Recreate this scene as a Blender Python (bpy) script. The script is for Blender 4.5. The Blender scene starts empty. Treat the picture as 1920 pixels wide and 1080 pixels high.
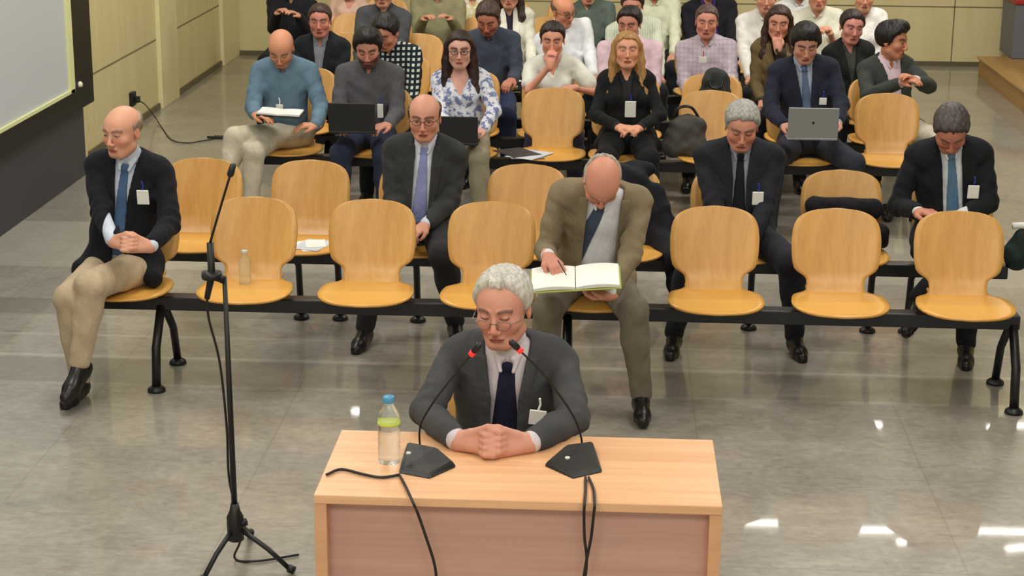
import bpy, bmesh, math, random
import numpy as np
from mathutils import Vector, Matrix
random.seed(7); rng = np.random.default_rng(7)
S = bpy.context.scene
COL = bpy.data.collections.new('room'); S.collection.children.link(COL)

# ------------------------------------------------------------------ camera
FOC, CH, TH, PS, RO = 3402.9, 2.6723, 0.2695, -0.0541, 0.008
cam_d = bpy.data.cameras.new('camera'); cam = bpy.data.objects.new('camera', cam_d); COL.objects.link(cam)
cam_d.sensor_width = 36.0; cam_d.lens = FOC*36.0/1920.0; cam_d.clip_end = 100
cam.location = (0, 0, CH)
_fw = Vector((math.sin(PS)*math.cos(TH), math.cos(PS)*math.cos(TH), -math.sin(TH)))
_fw = Vector((-math.sin(-PS)*math.cos(TH), math.cos(PS)*math.cos(TH), -math.sin(TH)))
_rt = Vector((math.cos(PS), -math.sin(PS), 0)); _up = _rt.cross(_fw)
def _ray(px, py):
    a, b = px-960, py-540
    c, s = math.cos(RO), math.sin(RO)
    x, u, d = (c*a+s*b)/FOC, (s*a-c*b)/FOC, 1.0
    c, s = math.cos(TH), math.sin(TH)
    y, z = c*d+s*u, -s*d+c*u
    c, s = math.cos(PS), math.sin(PS)
    return Vector((c*x+s*y, -s*x+c*y, z))
def at(px, py, X=None, Y=None, Z=None):
    v = _ray(px, py)
    t = (Z-CH)/v.z if Z is not None else (Y/v.y if Y is not None else X/v.x)
    return Vector((0, 0, CH)) + v*t
_f = _ray(960, 540).normalized(); _r = (_ray(1060, 540)-_ray(960, 540)).normalized(); _u = _r.cross(_f)
cam.rotation_euler = Matrix((_r, _u, -_f)).transposed().to_euler()
S.camera = cam

# ------------------------------------------------------------------ world, light, exposure
S.view_settings.view_transform = 'Standard'; S.view_settings.look = 'None'
S.view_settings.gamma = 1; S.view_settings.use_curve_mapping = False
S.view_settings.exposure = 0.0
W = bpy.data.worlds.new('world'); S.world = W; W.use_nodes = True
W.node_tree.nodes['Background'].inputs[0].default_value = (1.0, 0.98, 0.93, 1)
W.node_tree.nodes['Background'].inputs[1].default_value = 0.85
CEIL = 3.8
def area(name, loc, sx, sy, power, col=(1, .965, .90)):
    l = bpy.data.lights.new(name, 'AREA'); l.shape = 'RECTANGLE'; l.size = sx; l.size_y = sy; l.energy = power; l.color = col
    o = bpy.data.objects.new(name, l); COL.objects.link(o); o.location = loc; return o
for (x, y, p) in ((-1.4, .6, 75), (1.0, .6, 75), (-2.2, 4.2, 52), (1.6, 4.2, 52), (-2.2, 7.4, 56), (1.6, 7.4, 56), (-2.2, 10.6, 62), (1.6, 10.6, 62)):  # added overhead fill; the nearest pair brightens faces and the desk front
    area('ceiling_fill_light', (x, y, CEIL-.06), 1.5, 1.5, p)
for (x, y, p) in ((-1.9, 12.85, 95), (2.3, 12.85, 110)):  # added fill, tilted to brighten the back wall
    area('ceiling_fill_light', (x, y, CEIL-.10), 1.5, .6, p).rotation_euler.x = math.radians(48)

# ------------------------------------------------------------------ helpers
def lin(c):
    return tuple(((v/255)/12.92 if v/255 <= .04045 else ((v/255+.055)/1.055)**2.4) for v in c)
MATS = {}
def newmat(name):
    m = bpy.data.materials.new(name); m.use_nodes = True
    return m, m.node_tree.nodes, m.node_tree.links, m.node_tree.nodes['Principled BSDF']
def plain(name, rgb, rough=.6, metal=0., **kw):
    if name in MATS: return MATS[name]
    m, n, l, b = newmat(name)
    b.inputs['Base Color'].default_value = (*lin(rgb), 1); b.inputs['Roughness'].default_value = rough; b.inputs['Metallic'].default_value = metal
    for k, v in kw.items(): b.inputs[k.replace('_', ' ')].default_value = v
    MATS[name] = m; return m
def mixc(n, l, fac, a, b_):
    x = n.new('ShaderNodeMix'); x.data_type = 'RGBA'
    if hasattr(fac, 'is_output'): l.new(fac, x.inputs[0])
    else: x.inputs[0].default_value = fac
    for i, v in ((6, a), (7, b_)):
        if hasattr(v, 'is_output'): l.new(v, x.inputs[i])
        else: x.inputs[i].default_value = (*v, 1)
    return x.outputs[2]
def coords(n, l, scale=(1, 1, 1), rot=(0, 0, 0), kind='Object'):
    t = n.new('ShaderNodeTexCoord'); m = n.new('ShaderNodeMapping')
    m.inputs['Scale'].default_value = scale; m.inputs['Rotation'].default_value = rot
    l.new(t.outputs[kind], m.inputs[0]); return m.outputs[0]
def ramp(n, l, src, stops):
    r = n.new('ShaderNodeValToRGB'); l.new(src, r.inputs[0])
    while len(r.color_ramp.elements) > len(stops): r.color_ramp.elements.remove(r.color_ramp.elements[-1])
    while len(r.color_ramp.elements) < len(stops): r.color_ramp.elements.new(.5)
    for e, (p, c) in zip(r.color_ramp.elements, stops): e.position = p; e.color = (*c, 1)
    return r.outputs[0]
def math_(n, l, op, a, b=None, c=None):
    x = n.new('ShaderNodeMath'); x.operation = op
    for i, v in enumerate((a, b, c)):
        if v is None: continue
        if hasattr(v, 'is_output'): l.new(v, x.inputs[i])
        else: x.inputs[i].default_value = v
    return x.outputs[0]
def noise(n, l, vec, scale, detail=3, rough=.5, dist=0):
    t = n.new('ShaderNodeTexNoise'); l.new(vec, t.inputs['Vector'])
    t.inputs['Scale'].default_value = scale; t.inputs['Detail'].default_value = detail; t.inputs['Roughness'].default_value = rough
    t.inputs['Distortion'].default_value = dist; return t.outputs['Fac']
def bump(n, l, b, h, s=.2, d=.01):
    x = n.new('ShaderNodeBump'); x.inputs['Strength'].default_value = s; x.inputs['Distance'].default_value = d
    l.new(h, x.inputs['Height']); l.new(x.outputs[0], b.inputs['Normal'])
def wood(name, c1, c2, axis='z', scale=14, rough=.35, stretch=.06):
    if name in MATS: return MATS[name]
    m, n, l, b = newmat(name)
    sc = {'x': (stretch, 1, 1), 'z': (1, 1, stretch), 'y': (1, stretch, 1)}[axis]
    v = coords(n, l, sc)
    f = noise(n, l, v, scale, 5, .6, .6); g = noise(n, l, v, scale*6, 2, .5)
    s = math_(n, l, 'ADD', math_(n, l, 'MULTIPLY', f, .75), math_(n, l, 'MULTIPLY', g, .25))
    c = ramp(n, l, s, [(.36, lin(c1)), (.64, lin(c2))])
    l.new(c, b.inputs['Base Color']); b.inputs['Roughness'].default_value = rough
    MATS[name] = m; return m

def link(o, parent=None):
    COL.objects.link(o)
    if parent is not None: o.parent = parent
    return o
def tag(o, label=None, cat=None, group=None, kind=None):
    if label: o['label'] = label
    if cat: o['category'] = cat
    if group: o['group'] = group
    if kind: o['kind'] = kind
    return o
def empty(name, loc, label, cat, group=None, rz=0):
    o = bpy.data.objects.new(name, None); o.empty_display_size = .1; COL.objects.link(o)
    o.location = loc; o.rotation_euler = (0, 0, rz); return tag(o, label, cat, group)
def from_bm(name, bm, mat, parent=None, smooth=False, loc=None):
    me = bpy.data.meshes.new(name); bm.normal_update(); bm.to_mesh(me); bm.free()
    if smooth: me.polygons.foreach_set('use_smooth', [True]*len(me.polygons))
    me.materials.append(mat); o = bpy.data.objects.new(name, me); link(o, parent)
    if loc is not None: o.location = loc
    return o
def bbox(bm, x0, x1, y0, y1, z0, z1, bev=0., seg=2):
    g = bmesh.ops.create_cube(bm, size=1)['verts']
    for v in g: v.co = Vector(((x0+x1)/2+v.co.x*(x1-x0), (y0+y1)/2+v.co.y*(y1-y0), (z0+z1)/2+v.co.z*(z1-z0)))
    if bev:
        e = list({e for v in g for e in v.link_edges})
        bmesh.ops.bevel(bm, geom=e, offset=bev, segments=seg, affect='EDGES', profile=.5)
def box(name, x0, x1, y0, y1, z0, z1, mat, parent=None, bev=0., loc=None):
    bm = bmesh.new(); bbox(bm, x0, x1, y0, y1, z0, z1, bev); return from_bm(name, bm, mat, parent, loc=loc)
def struct(o): o['kind'] = 'structure'; return o
def tube_bm(bm, pts, r, seg=10, caps=True):
    pts = [Vector(p) for p in pts]; rs = r if hasattr(r, '__len__') else [r]*len(pts)
    rings = []; up = None
    for i, p in enumerate(pts):
        t = ((pts[min(i+1, len(pts)-1)]-pts[max(i-1, 0)])).normalized()
        a = up if up is not None else (Vector((0, 0, 1)) if abs(t.z) < .9 else Vector((1, 0, 0)))
        s = t.cross(a).normalized(); u = s.cross(t).normalized(); up = u
        rings.append([bm.verts.new(p + s*math.cos(k*2*math.pi/seg)*rs[i] + u*math.sin(k*2*math.pi/seg)*rs[i]) for k in range(seg)])
    for A, B in zip(rings, rings[1:]):
        for k in range(seg): bm.faces.new((A[k], A[(k+1) % seg], B[(k+1) % seg], B[k]))
    if caps: bm.faces.new(rings[0][::-1]); bm.faces.new(rings[-1])
def tube(name, pts, r, mat, parent=None, seg=10):
    bm = bmesh.new(); tube_bm(bm, pts, r, seg); bmesh.ops.recalc_face_normals(bm, faces=bm.faces); return from_bm(name, bm, mat, parent, True)
def spline(pts, n=8):
    P = [Vector(p) for p in pts]; P = [P[0]*2-P[1]]+P+[P[-1]*2-P[-2]]; out = []
    for i in range(1, len(P)-2):
        for k in range(n):
            t = k/n; a, b, c, d = P[i-1:i+3]
            out.append(.5*((2*b)+(c-a)*t+(2*a-5*b+4*c-d)*t*t+(-a+3*b-3*c+d)*t**3))
    return out+[P[-2]]
def lathe(name, prof, mat, parent=None, seg=20, loc=None):
    bm = bmesh.new(); rings = []
    for r, z in prof: rings.append([bm.verts.new((r*math.cos(k*2*math.pi/seg), r*math.sin(k*2*math.pi/seg), z)) for k in range(seg)])
    for A, B in zip(rings, rings[1:]):
        for k in range(seg): bm.faces.new((A[k], A[(k+1) % seg], B[(k+1) % seg], B[k]))
    bm.faces.new(rings[0][::-1]); bm.faces.new(rings[-1])
    return from_bm(name, bm, mat, parent, True, loc)
# ------------------------------------------------------------------ room shell
def floor_mat():
    m, n, l, b = newmat('polished_granite')
    v = coords(n, l)
    f1 = noise(n, l, v, 2.2, 6, .65, .8); f2 = noise(n, l, v, 22, 4, .6)
    f3 = noise(n, l, coords(n, l, (1.2, 3.2, 1), (0, 0, .5)), 5.5, 7, .72, 1.8)
    s = math_(n, l, 'ADD', math_(n, l, 'ADD', math_(n, l, 'MULTIPLY', f1, .35), math_(n, l, 'MULTIPLY', f2, .25)), math_(n, l, 'MULTIPLY', f3, .4))
    c = ramp(n, l, s, [(.30, lin((112, 108, 99))), (.48, lin((147, 142, 132))), (.66, lin((174, 169, 159)))])
    sx = n.new('ShaderNodeSeparateXYZ'); l.new(coords(n, l), sx.inputs[0])
    # tiles with thin joints, rotated with the room
    def joint(src, size, off):
        t = math_(n, l, 'ABSOLUTE', math_(n, l, 'SUBTRACT', math_(n, l, 'FRACT', math_(n, l, 'DIVIDE', math_(n, l, 'ADD', src, off), size)), .5))
        return math_(n, l, 'GREATER_THAN', t, .5-.0035/size)
    j = math_(n, l, 'MAXIMUM', joint(sx.outputs[0], .9, 20.3), joint(sx.outputs[1], .9, 20.1))
    c = mixc(n, l, math_(n, l, 'MULTIPLY', j, .35), c, lin((110, 104, 96)))
    # paler border slabs laid between the seat rows; seat shadow painted dark under them, darker tile band at the back
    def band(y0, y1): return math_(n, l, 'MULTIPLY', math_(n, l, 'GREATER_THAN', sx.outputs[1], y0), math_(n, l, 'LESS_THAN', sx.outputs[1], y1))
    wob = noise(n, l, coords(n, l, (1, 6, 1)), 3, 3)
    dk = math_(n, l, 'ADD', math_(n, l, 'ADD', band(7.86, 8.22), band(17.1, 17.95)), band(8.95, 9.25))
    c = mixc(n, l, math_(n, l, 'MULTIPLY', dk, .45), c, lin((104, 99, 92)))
    lt = math_(n, l, 'ADD', math_(n, l, 'ADD', band(8.24, 8.275), band(8.585, 8.61)), band(9.9, 11.0))
    c = mixc(n, l, math_(n, l, 'MULTIPLY', lt, .35), c, lin((196, 192, 178)))
    l.new(c, b.inputs['Base Color']); b.inputs['Roughness'].default_value = .30
    b.inputs['Coat Weight'].default_value = .55; b.inputs['Coat Roughness'].default_value = .035; b.inputs['Coat IOR'].default_value = 1.45
    b.inputs['Specular IOR Level'].default_value = .45
    bump(n, l, b, noise(n, l, coords(n, l, (1, 1, 1)), 1.6, 2), .018, .02)
    return m
def wall_mat():
    m, n, l, b = newmat('cream_wall_panel')
    v = coords(n, l, (1, 1, .15)); f = noise(n, l, v, 6, 4)
    c = ramp(n, l, f, [(.3, lin((205, 193, 142))), (.7, lin((214, 203, 154)))])
    l.new(c, b.inputs['Base Color']); b.inputs['Roughness'].default_value = .5; return m
WALL = wall_mat(); FLOOR = floor_mat()
PIL = plain('pale_pilaster', (222, 212, 164), .5)
BASE = plain('dark_baseboard', (96, 88, 62), .5)
GAP = plain('panel_joint', (120, 112, 80), .7)
WHITE = plain('ceiling_white', (225, 222, 212), .8)
LX, BY, RX, FY = -3.85, 18.40, 6.6, -2.5
struct(box('floor', LX-.2, RX+.2, FY, BY+.2, -.1, 0, FLOOR))
struct(box('wall_left', LX-.2, LX, FY, BY+.2, 0, CEIL, WALL))
struct(box('wall_back', LX, RX+.2, BY, BY+.2, 0, CEIL, WALL))
struct(box('wall_right', RX, RX+.2, FY, BY, 0, CEIL, WALL))
struct(box('ceiling', LX-.2, RX+.2, FY, BY+.2, CEIL, CEIL+.1, WHITE))
bm = bmesh.new()
for a, b_ in ((13.0, 15.14), (15.75, 17.64)): bbox(bm, LX, LX+.018, a, b_, 0, .05)
struct(from_bm('baseboard_left', bm, BASE))
struct(box('baseboard_back', LX, 3.9, BY-.02, BY, 0, .045, BASE))
bm = bmesh.new()
for a, b_ in ((15.14, 15.75), (17.64, 18.39)): bbox(bm, LX, LX+.04, a, b_, 0, CEIL, .004)
struct(from_bm('trim_1', bm, PIL))
bm = bmesh.new()
for z in (.59, 1.8, 3.0):
    for a, b_ in ((FY, 15.14), (15.75, 17.64)): bbox(bm, LX-.001, LX+.003, a, b_, z-.006, z+.006)
    bbox(bm, LX, RX, BY-.003, BY+.001, z-.006, z+.006)
for y in (12.9,): bbox(bm, LX-.001, LX+.003, y-.006, y+.006, 0, CEIL)
for x in (-1.6, .9, 3.4, 5.0): bbox(bm, x-.006, x+.006, BY-.003, BY+.001, 0, CEIL)
struct(from_bm('trim_2', bm, GAP))

# luminaires
LAMPW = plain('lamp_housing', (235, 235, 230), .5)
def emat(name, st, col=(1, .97, .9)):
    m, n, l, b = newmat(name); b.inputs['Emission Color'].default_value = (*col, 1); b.inputs['Emission Strength'].default_value = st
    b.inputs['Base Color'].default_value = (.8, .8, .8, 1); MATS[name] = m; return m
TUBE = emat('fluorescent_tube', 30); SPOT = emat('downlight_glass', 34)
def mirror(px, py):      # where the ceiling shows in the polished floor at this spot
    P = at(px, py, Z=0); v = P-Vector((0, 0, CH)); v.z = -v.z; Q = P+v*(CEIL/v.z)
    if Q.y > BY-.12: Q = P+v*((BY-.16-P.y)/v.y)
    Q.z = CEIL; return Q
for a_, b_ in (((1388, 989), (1490, 992)), ((1520, 1003), (1750, 1005)), ((1775, 1004), (1960, 1008)), ((1680, 1027), (1808, 1017)), ((1885, 1040), (1960, 1032)), ((1884, 806), (1960, 804))):
    A_, B_ = mirror(*a_), mirror(*b_); x0, x1 = A_.x, B_.x; y = (A_.y+B_.y)/2
    t = empty('ceiling_lamp', ((x0+x1)/2, y, CEIL-.05), 'slim bright strip lamp set in the ceiling above the back rows', 'lamp', 'strip lamps in the ceiling'); t.rotation_euler.z = math.atan2(B_.y-A_.y, x1-x0)
    w = (x1-x0)/2; box('lamp_frame', -w-.03, w+.03, -.07, .07, 0, .05, LAMPW, t, .004); box('diffuser', -w, w, -.035, .035, -.008, .0, TUBE, t)
for (px, py) in ((1245, 793), (1645, 793), (1860, 798), (1858, 822), (668, 770), (900, 2000)):
    if py > 1000: continue
    Q = mirror(px, py)
    t = empty('downlight', (Q.x, Q.y, CEIL-.02), 'small round downlight set in the ceiling near the back wall', 'lamp', 'round downlights in the ceiling')
    lathe('rim', [(.06, 0), (.09, 0), (.09, .02), (.06, .02)], LAMPW, t); lathe('bulb', [(.055, -.004), (.055, .015)], SPOT, t)
for (x, y) in ((-1.4, .6), (1.0, .6), (-2.2, 4.2), (1.6, 4.2), (-2.2, 7.4), (1.6, 7.4), (-2.2, 10.6), (1.6, 10.6), (-1.9, 12.85), (2.3, 12.85)):  # frames around the added fill lights, none of them in view
    h = .4 if y > 12 else .75
    bm = bmesh.new(); bbox(bm, x-.8, x+.8, y-h-.05, y-h, CEIL-.07, CEIL); bbox(bm, x-.8, x+.8, y+h, y+h+.05, CEIL-.07, CEIL)
    bbox(bm, x-.8, x-.75, y-h, y+h, CEIL-.07, CEIL); bbox(bm, x+.75, x+.8, y-h, y+h, CEIL-.07, CEIL)
    tag(from_bm('ceiling_fill_frame', bm, LAMPW), 'square white frame of a ceiling light panel overhead', 'lamp frame', 'ceiling panel frames')

# ------------------------------------------------------------------ screen unit on the left wall
BLK = plain('black_plastic', (16, 17, 19), .45); SCR = plain('screen_cloth', (196, 201, 206), .6)
DGR = plain('dark_grey_panel', (62, 63, 66), .6); LIP = plain('screen_border', (225, 228, 170), .5)
sc = empty('projection_screen', (-3.72, 9.2, 0), 'large pale projection screen, black frame, dark base, along the left wall', 'screen')
X0 = -.12
def sbox(nm, xa, xb, y0, y1, z0, z1, m, bev=.004): return box(nm, xa, xb, y0-9.2, y1-9.2, z0, z1, m, sc, bev)
sbox('base_cabinet', X0, .02, 6.0, 12.44, 0, .50, DGR)
bm = bmesh.new()
bbox(bm, X0, .06, 6.0-9.2, 12.58-9.2, .50, .64); bbox(bm, X0, .06, 12.13-9.2, 12.58-9.2, .64, 3.1); bbox(bm, X0, .06, 6-9.2, 12.58-9.2, 3.1, 3.2); bbox(bm, X0, .06, 6-9.2, 6.1-9.2, .64, 3.1)
from_bm('frame', bm, BLK, sc)
bm = bmesh.new(); bbox(bm, .03, .064, 6.1-9.2, 12.13-9.2, .64, .662); bbox(bm, .03, .064, 12.04-9.2, 12.135-9.2, .64, 3.1)
from_bm('border', bm, LIP, sc)
sbox('screen_sheet', .0, .045, 6.1, 12.12, .66, 3.1, SCR, 0)
k = at(152, 157, X=-3.65); lathe('knob', [(.0, 0), (.03, 0), (.032, .02), (.02, .035), (.0, .036)], plain('ivory_knob', (235, 230, 205), .4), sc, 12, (k.x+3.72-.02, k.y-9.2, k.z-.02))

# wall socket and its lead
P = at(245, 185, X=LX)
so = empty('wall_socket', (LX, P.y, P.z), 'small black socket box low on the cream left wall', 'socket')
box('socket_body', 0, .035, -.05, .05, -.055, .055, BLK, so, .006); box('plug', .03, .075, -.022, .022, -.03, .02, BLK, so, .006)
pts = [Vector((LX+.06, P.y, P.z-.01)), at(258, 188, X=LX+.10), at(272, 196, X=LX+.16), at(290, 219, Z=.05)]+[at(px, py, Z=.008) for px, py in ((303, 238), (322, 262), (350, 268), (380, 264), (402, 260))]
tag(tube('cable', spline(pts, 8), .0045, BLK, seg=6), 'thin black lead running from the wall socket across the floor', 'cable')
c = at(410, 260, Z=0)
fb = empty('floor_connector', (c.x, c.y, 0), 'small flat black connector box lying on the floor at the end of the wall lead', 'connector')
bm = bmesh.new(); bbox(bm, -.045, .045, -.03, .03, 0, .022, .008); from_bm('housing', bm, BLK, fb); tube('strain_relief', [(-.05, 0, .012), (-.09, 0, .01)], .01, BLK, fb)

# raised wooden dais on the right with the grey and red box on it
DW = wood('dais_wood', (150, 112, 62), (176, 136, 80), 'y', 9, .5)
dz = .19
P1 = at(1843, 103, Z=dz); P2 = at(1924, 205, Z=0)
da = empty('dais', (3.55, 14, 0), 'low brown wooden platform along the right side of the room', 'platform')
bm = bmesh.new(); bbox(bm, 0, 3.0, -1.2, 3.75, 0, dz-.02); from_bm('riser', bm, DW, da)
bm = bmesh.new(); bbox(bm, -.02, 3.0, -1.22, 3.78, dz-.02, dz, .004); from_bm('deck', bm, wood('dais_top', (158, 122, 72), (186, 148, 92), 'y', 9, .5), da)
Q = at(1893, 108, Z=dz)
bx = empty('cabinet', (Q.x, Q.y, dz), 'grey cabinet with a red top standing on the wooden platform at right', 'cabinet')
box('body', 0, .75, -.1, .5, 0, .52, plain('cabinet_grey', (104, 106, 116), .5), bx, .01); box('top', -.02, .77, -.12, .52, .52, .57, plain('cabinet_red', (158, 40, 36), .5), bx, .01)

# ------------------------------------------------------------------ beam benches
PLY = wood('beech_plywood', (196, 146, 76), (214, 166, 94), 'z', 9, .32, .05)
PLS = wood('beech_plywood_seat', (208, 150, 66), (226, 172, 84), 'x', 9, .28, .08)
STEEL = plain('black_steel', (18, 19, 21), .4)
def outline_panel(prof, nu, pos, th=.011):
    """prof: list of (v, half_width); pos(u,v)->Vector; closed thin curved board"""
    bm = bmesh.new(); F = []; B = []
    for v, hw in prof:
        rf = []; rb = []
        for i in range(nu+1):
            u = -hw+2*hw*i/nu; p = pos(u, v); e = .002
            n = (pos(u+e, v)-pos(u-e, v)).cross(pos(u, v+e)-pos(u, v-e)).normalized()
            rf.append(bm.verts.new(p+n*th/2)); rb.append(bm.verts.new(p-n*th/2))
        F.append(rf); B.append(rb)
    for i in range(len(prof)-1):
        for j in range(nu):
            bm.faces.new((F[i][j], F[i][j+1], F[i+1][j+1], F[i+1][j])); bm.faces.new((B[i][j+1], B[i][j], B[i+1][j], B[i+1][j+1]))
        bm.faces.new((F[i][0], F[i+1][0], B[i+1][0], B[i][0])); bm.faces.new((F[i+1][nu], F[i][nu], B[i][nu], B[i+1][nu]))
    for j in range(nu):
        bm.faces.new((F[0][j+1], F[0][j], B[0][j], B[0][j+1])); bm.faces.new((F[-1][j], F[-1][j+1], B[-1][j+1], B[-1][j]))
    bmesh.ops.recalc_face_normals(bm, faces=bm.faces); return bm
def interp(prof, n):
    vs = np.array([p[0] for p in prof]); ws = np.array([p[1] for p in prof]); t = np.linspace(vs[0], vs[-1], n); return list(zip(t, np.interp(t, vs, ws)))
BK = [(0, .132), (.045, .130), (.066, .134), (.080, .146), (.090, .163), (.102, .180), (.118, .191), (.145, .198), (.18, .202), (.24, .204), (.29, .199), (.318, .190), (.340, .176), (.356, .156), (.368, .130), (.377, .098), (.382, .06), (.385, .012)]
ST = [(-.035, .130), (0, .130), (.03, .134), (.06, .150), (.085, .178), (.11, .198), (.15, .209), (.21, .216), (.27, .215), (.32, .204), (.36, .182), (.39, .152), (.408, .115), (.419, .07), (.424, .015)]
def bpos(u, v): return Vector((u, -.055+.10*v/.38 - .018*(1-(u/.2)**2)*0+ .35*u*u*(-1)+.03*(1-v/.1)**2*(v < .1)*-1, .445+v*.98))
def spos(u, v): return Vector((u, -.03-v, .437+.12*u*u-.16*(v-.2)**2*(v < .2)*-1+.012-.30*max(0, v-.30)**2))
back_me = outline_panel(interp(BK, 60), 14, bpos); seat_me = outline_panel(interp(ST, 52), 14, spos)
_b = from_bm('backrest', back_me, PLY, None, True); BACK_ME = _b.data; bpy.data.objects.remove(_b)
_b = from_bm('seat', seat_me, PLS, None, True); SEAT_ME = _b.data; bpy.data.objects.remove(_b)
PITCH = .5544
def bench(x0, Y, label, legs=(.17, 1.89), n=4, group=None, straight=False):
    t = empty('beam_bench', (x0, Y, 0), label, 'bench', group)
    for i in range(n):
        for nm, me in (('backrest', BACK_ME), ('seat', SEAT_ME)):
            o = bpy.data.objects.new(nm, me); link(o, t); o.location = (i*PITCH, 0, 0)
        br = bmesh.new(); bbox(br, i*PITCH-.05, i*PITCH+.05, -.32, -.05, .405, .43, .004)
        from_bm('bracket', br, STEEL, t)
    box('beam', -.20, (n-1)*PITCH+.25, -.25, -.17, .345, .41, STEEL, t, .006)
    for x in legs:
        bm = bmesh.new()
        if straight: tube_bm(bm, [(x, -.19, .36), (x, -.10, .30), (x, -.05, .02)], .017, 10)
        else: tube_bm(bm, [(x, -.24, .36), (x, -.36, .2), (x, -.385, .02)], .021, 10); tube_bm(bm, [(x, -.19, .36), (x, -.03, .2), (x, .03, .02)], .019, 10)
        bmesh.ops.recalc_face_normals(bm, faces=bm.faces)
        lg = from_bm('leg', bm, STEEL, t, True)
        for y in ((-.05,) if straight else (-.385, .03)):
            f = lathe('foot', [(.03, 0), (.042, .002), (.04, .014), (.022, .028)], STEEL, lg, 12, (x, y, 0))
    return t
ROWS = {1: (-2.20, -.064, 8.141), 2: (-2.079, .062, 9.023), 3: (-2.03, .081, 11.4685), 4: (-2.063, .124, 12.173), 5: (-2.05, .14, 12.88), 6: (-2.06, .13, 13.99), 7: (-2.17, .02, 15.2), 8: (-2.05, .1, 16.4)}
bench(ROWS[1][0], ROWS[1][2], 'front row bench on the left, four beech seats on a black beam', (.16, 1.68))
bench(ROWS[1][1], ROWS[1][2], 'front row bench on the right, four beech seats, black tube leg at its end', (-.11, 1.885))
x2 = lambda px, base: at(px, 500, Y=ROWS[2][2]-.25).x-base
bench(ROWS[2][0], ROWS[2][2], 'second row bench on the left with papers lying on one beech seat', [x2(p, ROWS[2][0]) for p in (550, 625, 775)], straight=True)
bench(ROWS[2][1], ROWS[2][2], 'second row bench on the right with black coats on two of its beech seats', [x2(p, ROWS[2][1]) for p in (1415, 1645, 1720)], straight=True)
bench(ROWS[3][0], ROWS[3][2], 'third row bench on the left, three people with notebook and laptops on it')
bench(ROWS[3][1], ROWS[3][2], 'third row bench on the right, silver laptop user and empty end seat')
bench(ROWS[4][0], ROWS[4][2], 'fourth row bench on the left, behind the two black laptops')
bench(ROWS[4][1], ROWS[4][2], 'fourth row bench on the right, a dark bag against one backrest')
bench(ROWS[5][0], ROWS[5][2], 'fifth row bench on the left, under the man in the dark open suit')
bench(ROWS[5][1], ROWS[5][2], 'fifth row bench on the right, under the man in the pale checked shirt')
bench(ROWS[6][0], ROWS[6][2], 'sixth row bench on the left, in front of the khaki sweater')
bench(ROWS[6][1], ROWS[6][2], 'sixth row bench on the right, under the people in white tops')
bench(ROWS[7][0], ROWS[7][2], 'seventh row bench on the left, one backrest beside the dark suit man showing')
bench(ROWS[8][0], ROWS[8][2], 'hindmost bench on the left, nearly hidden behind everyone seated')
bench(ROWS[7][1], ROWS[7][2], 'seventh row bench on the right, under the black blazer with violet shirt')

# ------------------------------------------------------------------ the speaker's own chair
ch = empty('chair', (-.325, 5.83, 0), 'beech plywood chair under the grey-haired man at the desk', 'chair')
for nm, me in (('backrest', BACK_ME), ('seat', SEAT_ME)):
    o = bpy.data.objects.new(nm, me); link(o, ch); o.location = (0, 0, -.035)
for sx, sy in ((-.17, -.37), (.17, -.37), (-.15, -.05), (.15, -.05)):
    tube('leg', [(sx*.8, sy*.9, .40), (sx*1.1, sy*1.08+.0, .0)], .011, STEEL, ch)
# ------------------------------------------------------------------ desk
DT = wood('desk_top_wood', (216, 164, 118), (238, 190, 146), 'x', 11, .38, .035)
DF = wood('desk_front_wood', (190, 144, 128), (208, 164, 146), 'x', 11, .45, .035)
DE = wood('desk_edge_wood', (206, 154, 112), (222, 172, 130), 'x', 11, .45, .035)
desk = empty('desk', (-.23, 5.0, 0), 'pale wooden witness desk with recessed front panel, two microphones on it', 'desk')
X0, X1, Y0, Y1 = -.81+.23, .335+.23, 4.725-5, 5.26-5
box('desktop', X0, X1, Y0, Y1, .722, .75, DT, desk, .003)
box('side_panel', X0, X0+.035, Y0+.004, Y1-.02, 0, .722, DE, desk, .002); box('side_panel', X1-.035, X1, Y0+.004, Y1-.02, 0, .722, DE, desk, .002)
box('front_panel', X0+.035, X1-.035, Y0+.05, Y0+.07, .04, .722, DF, desk)
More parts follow.
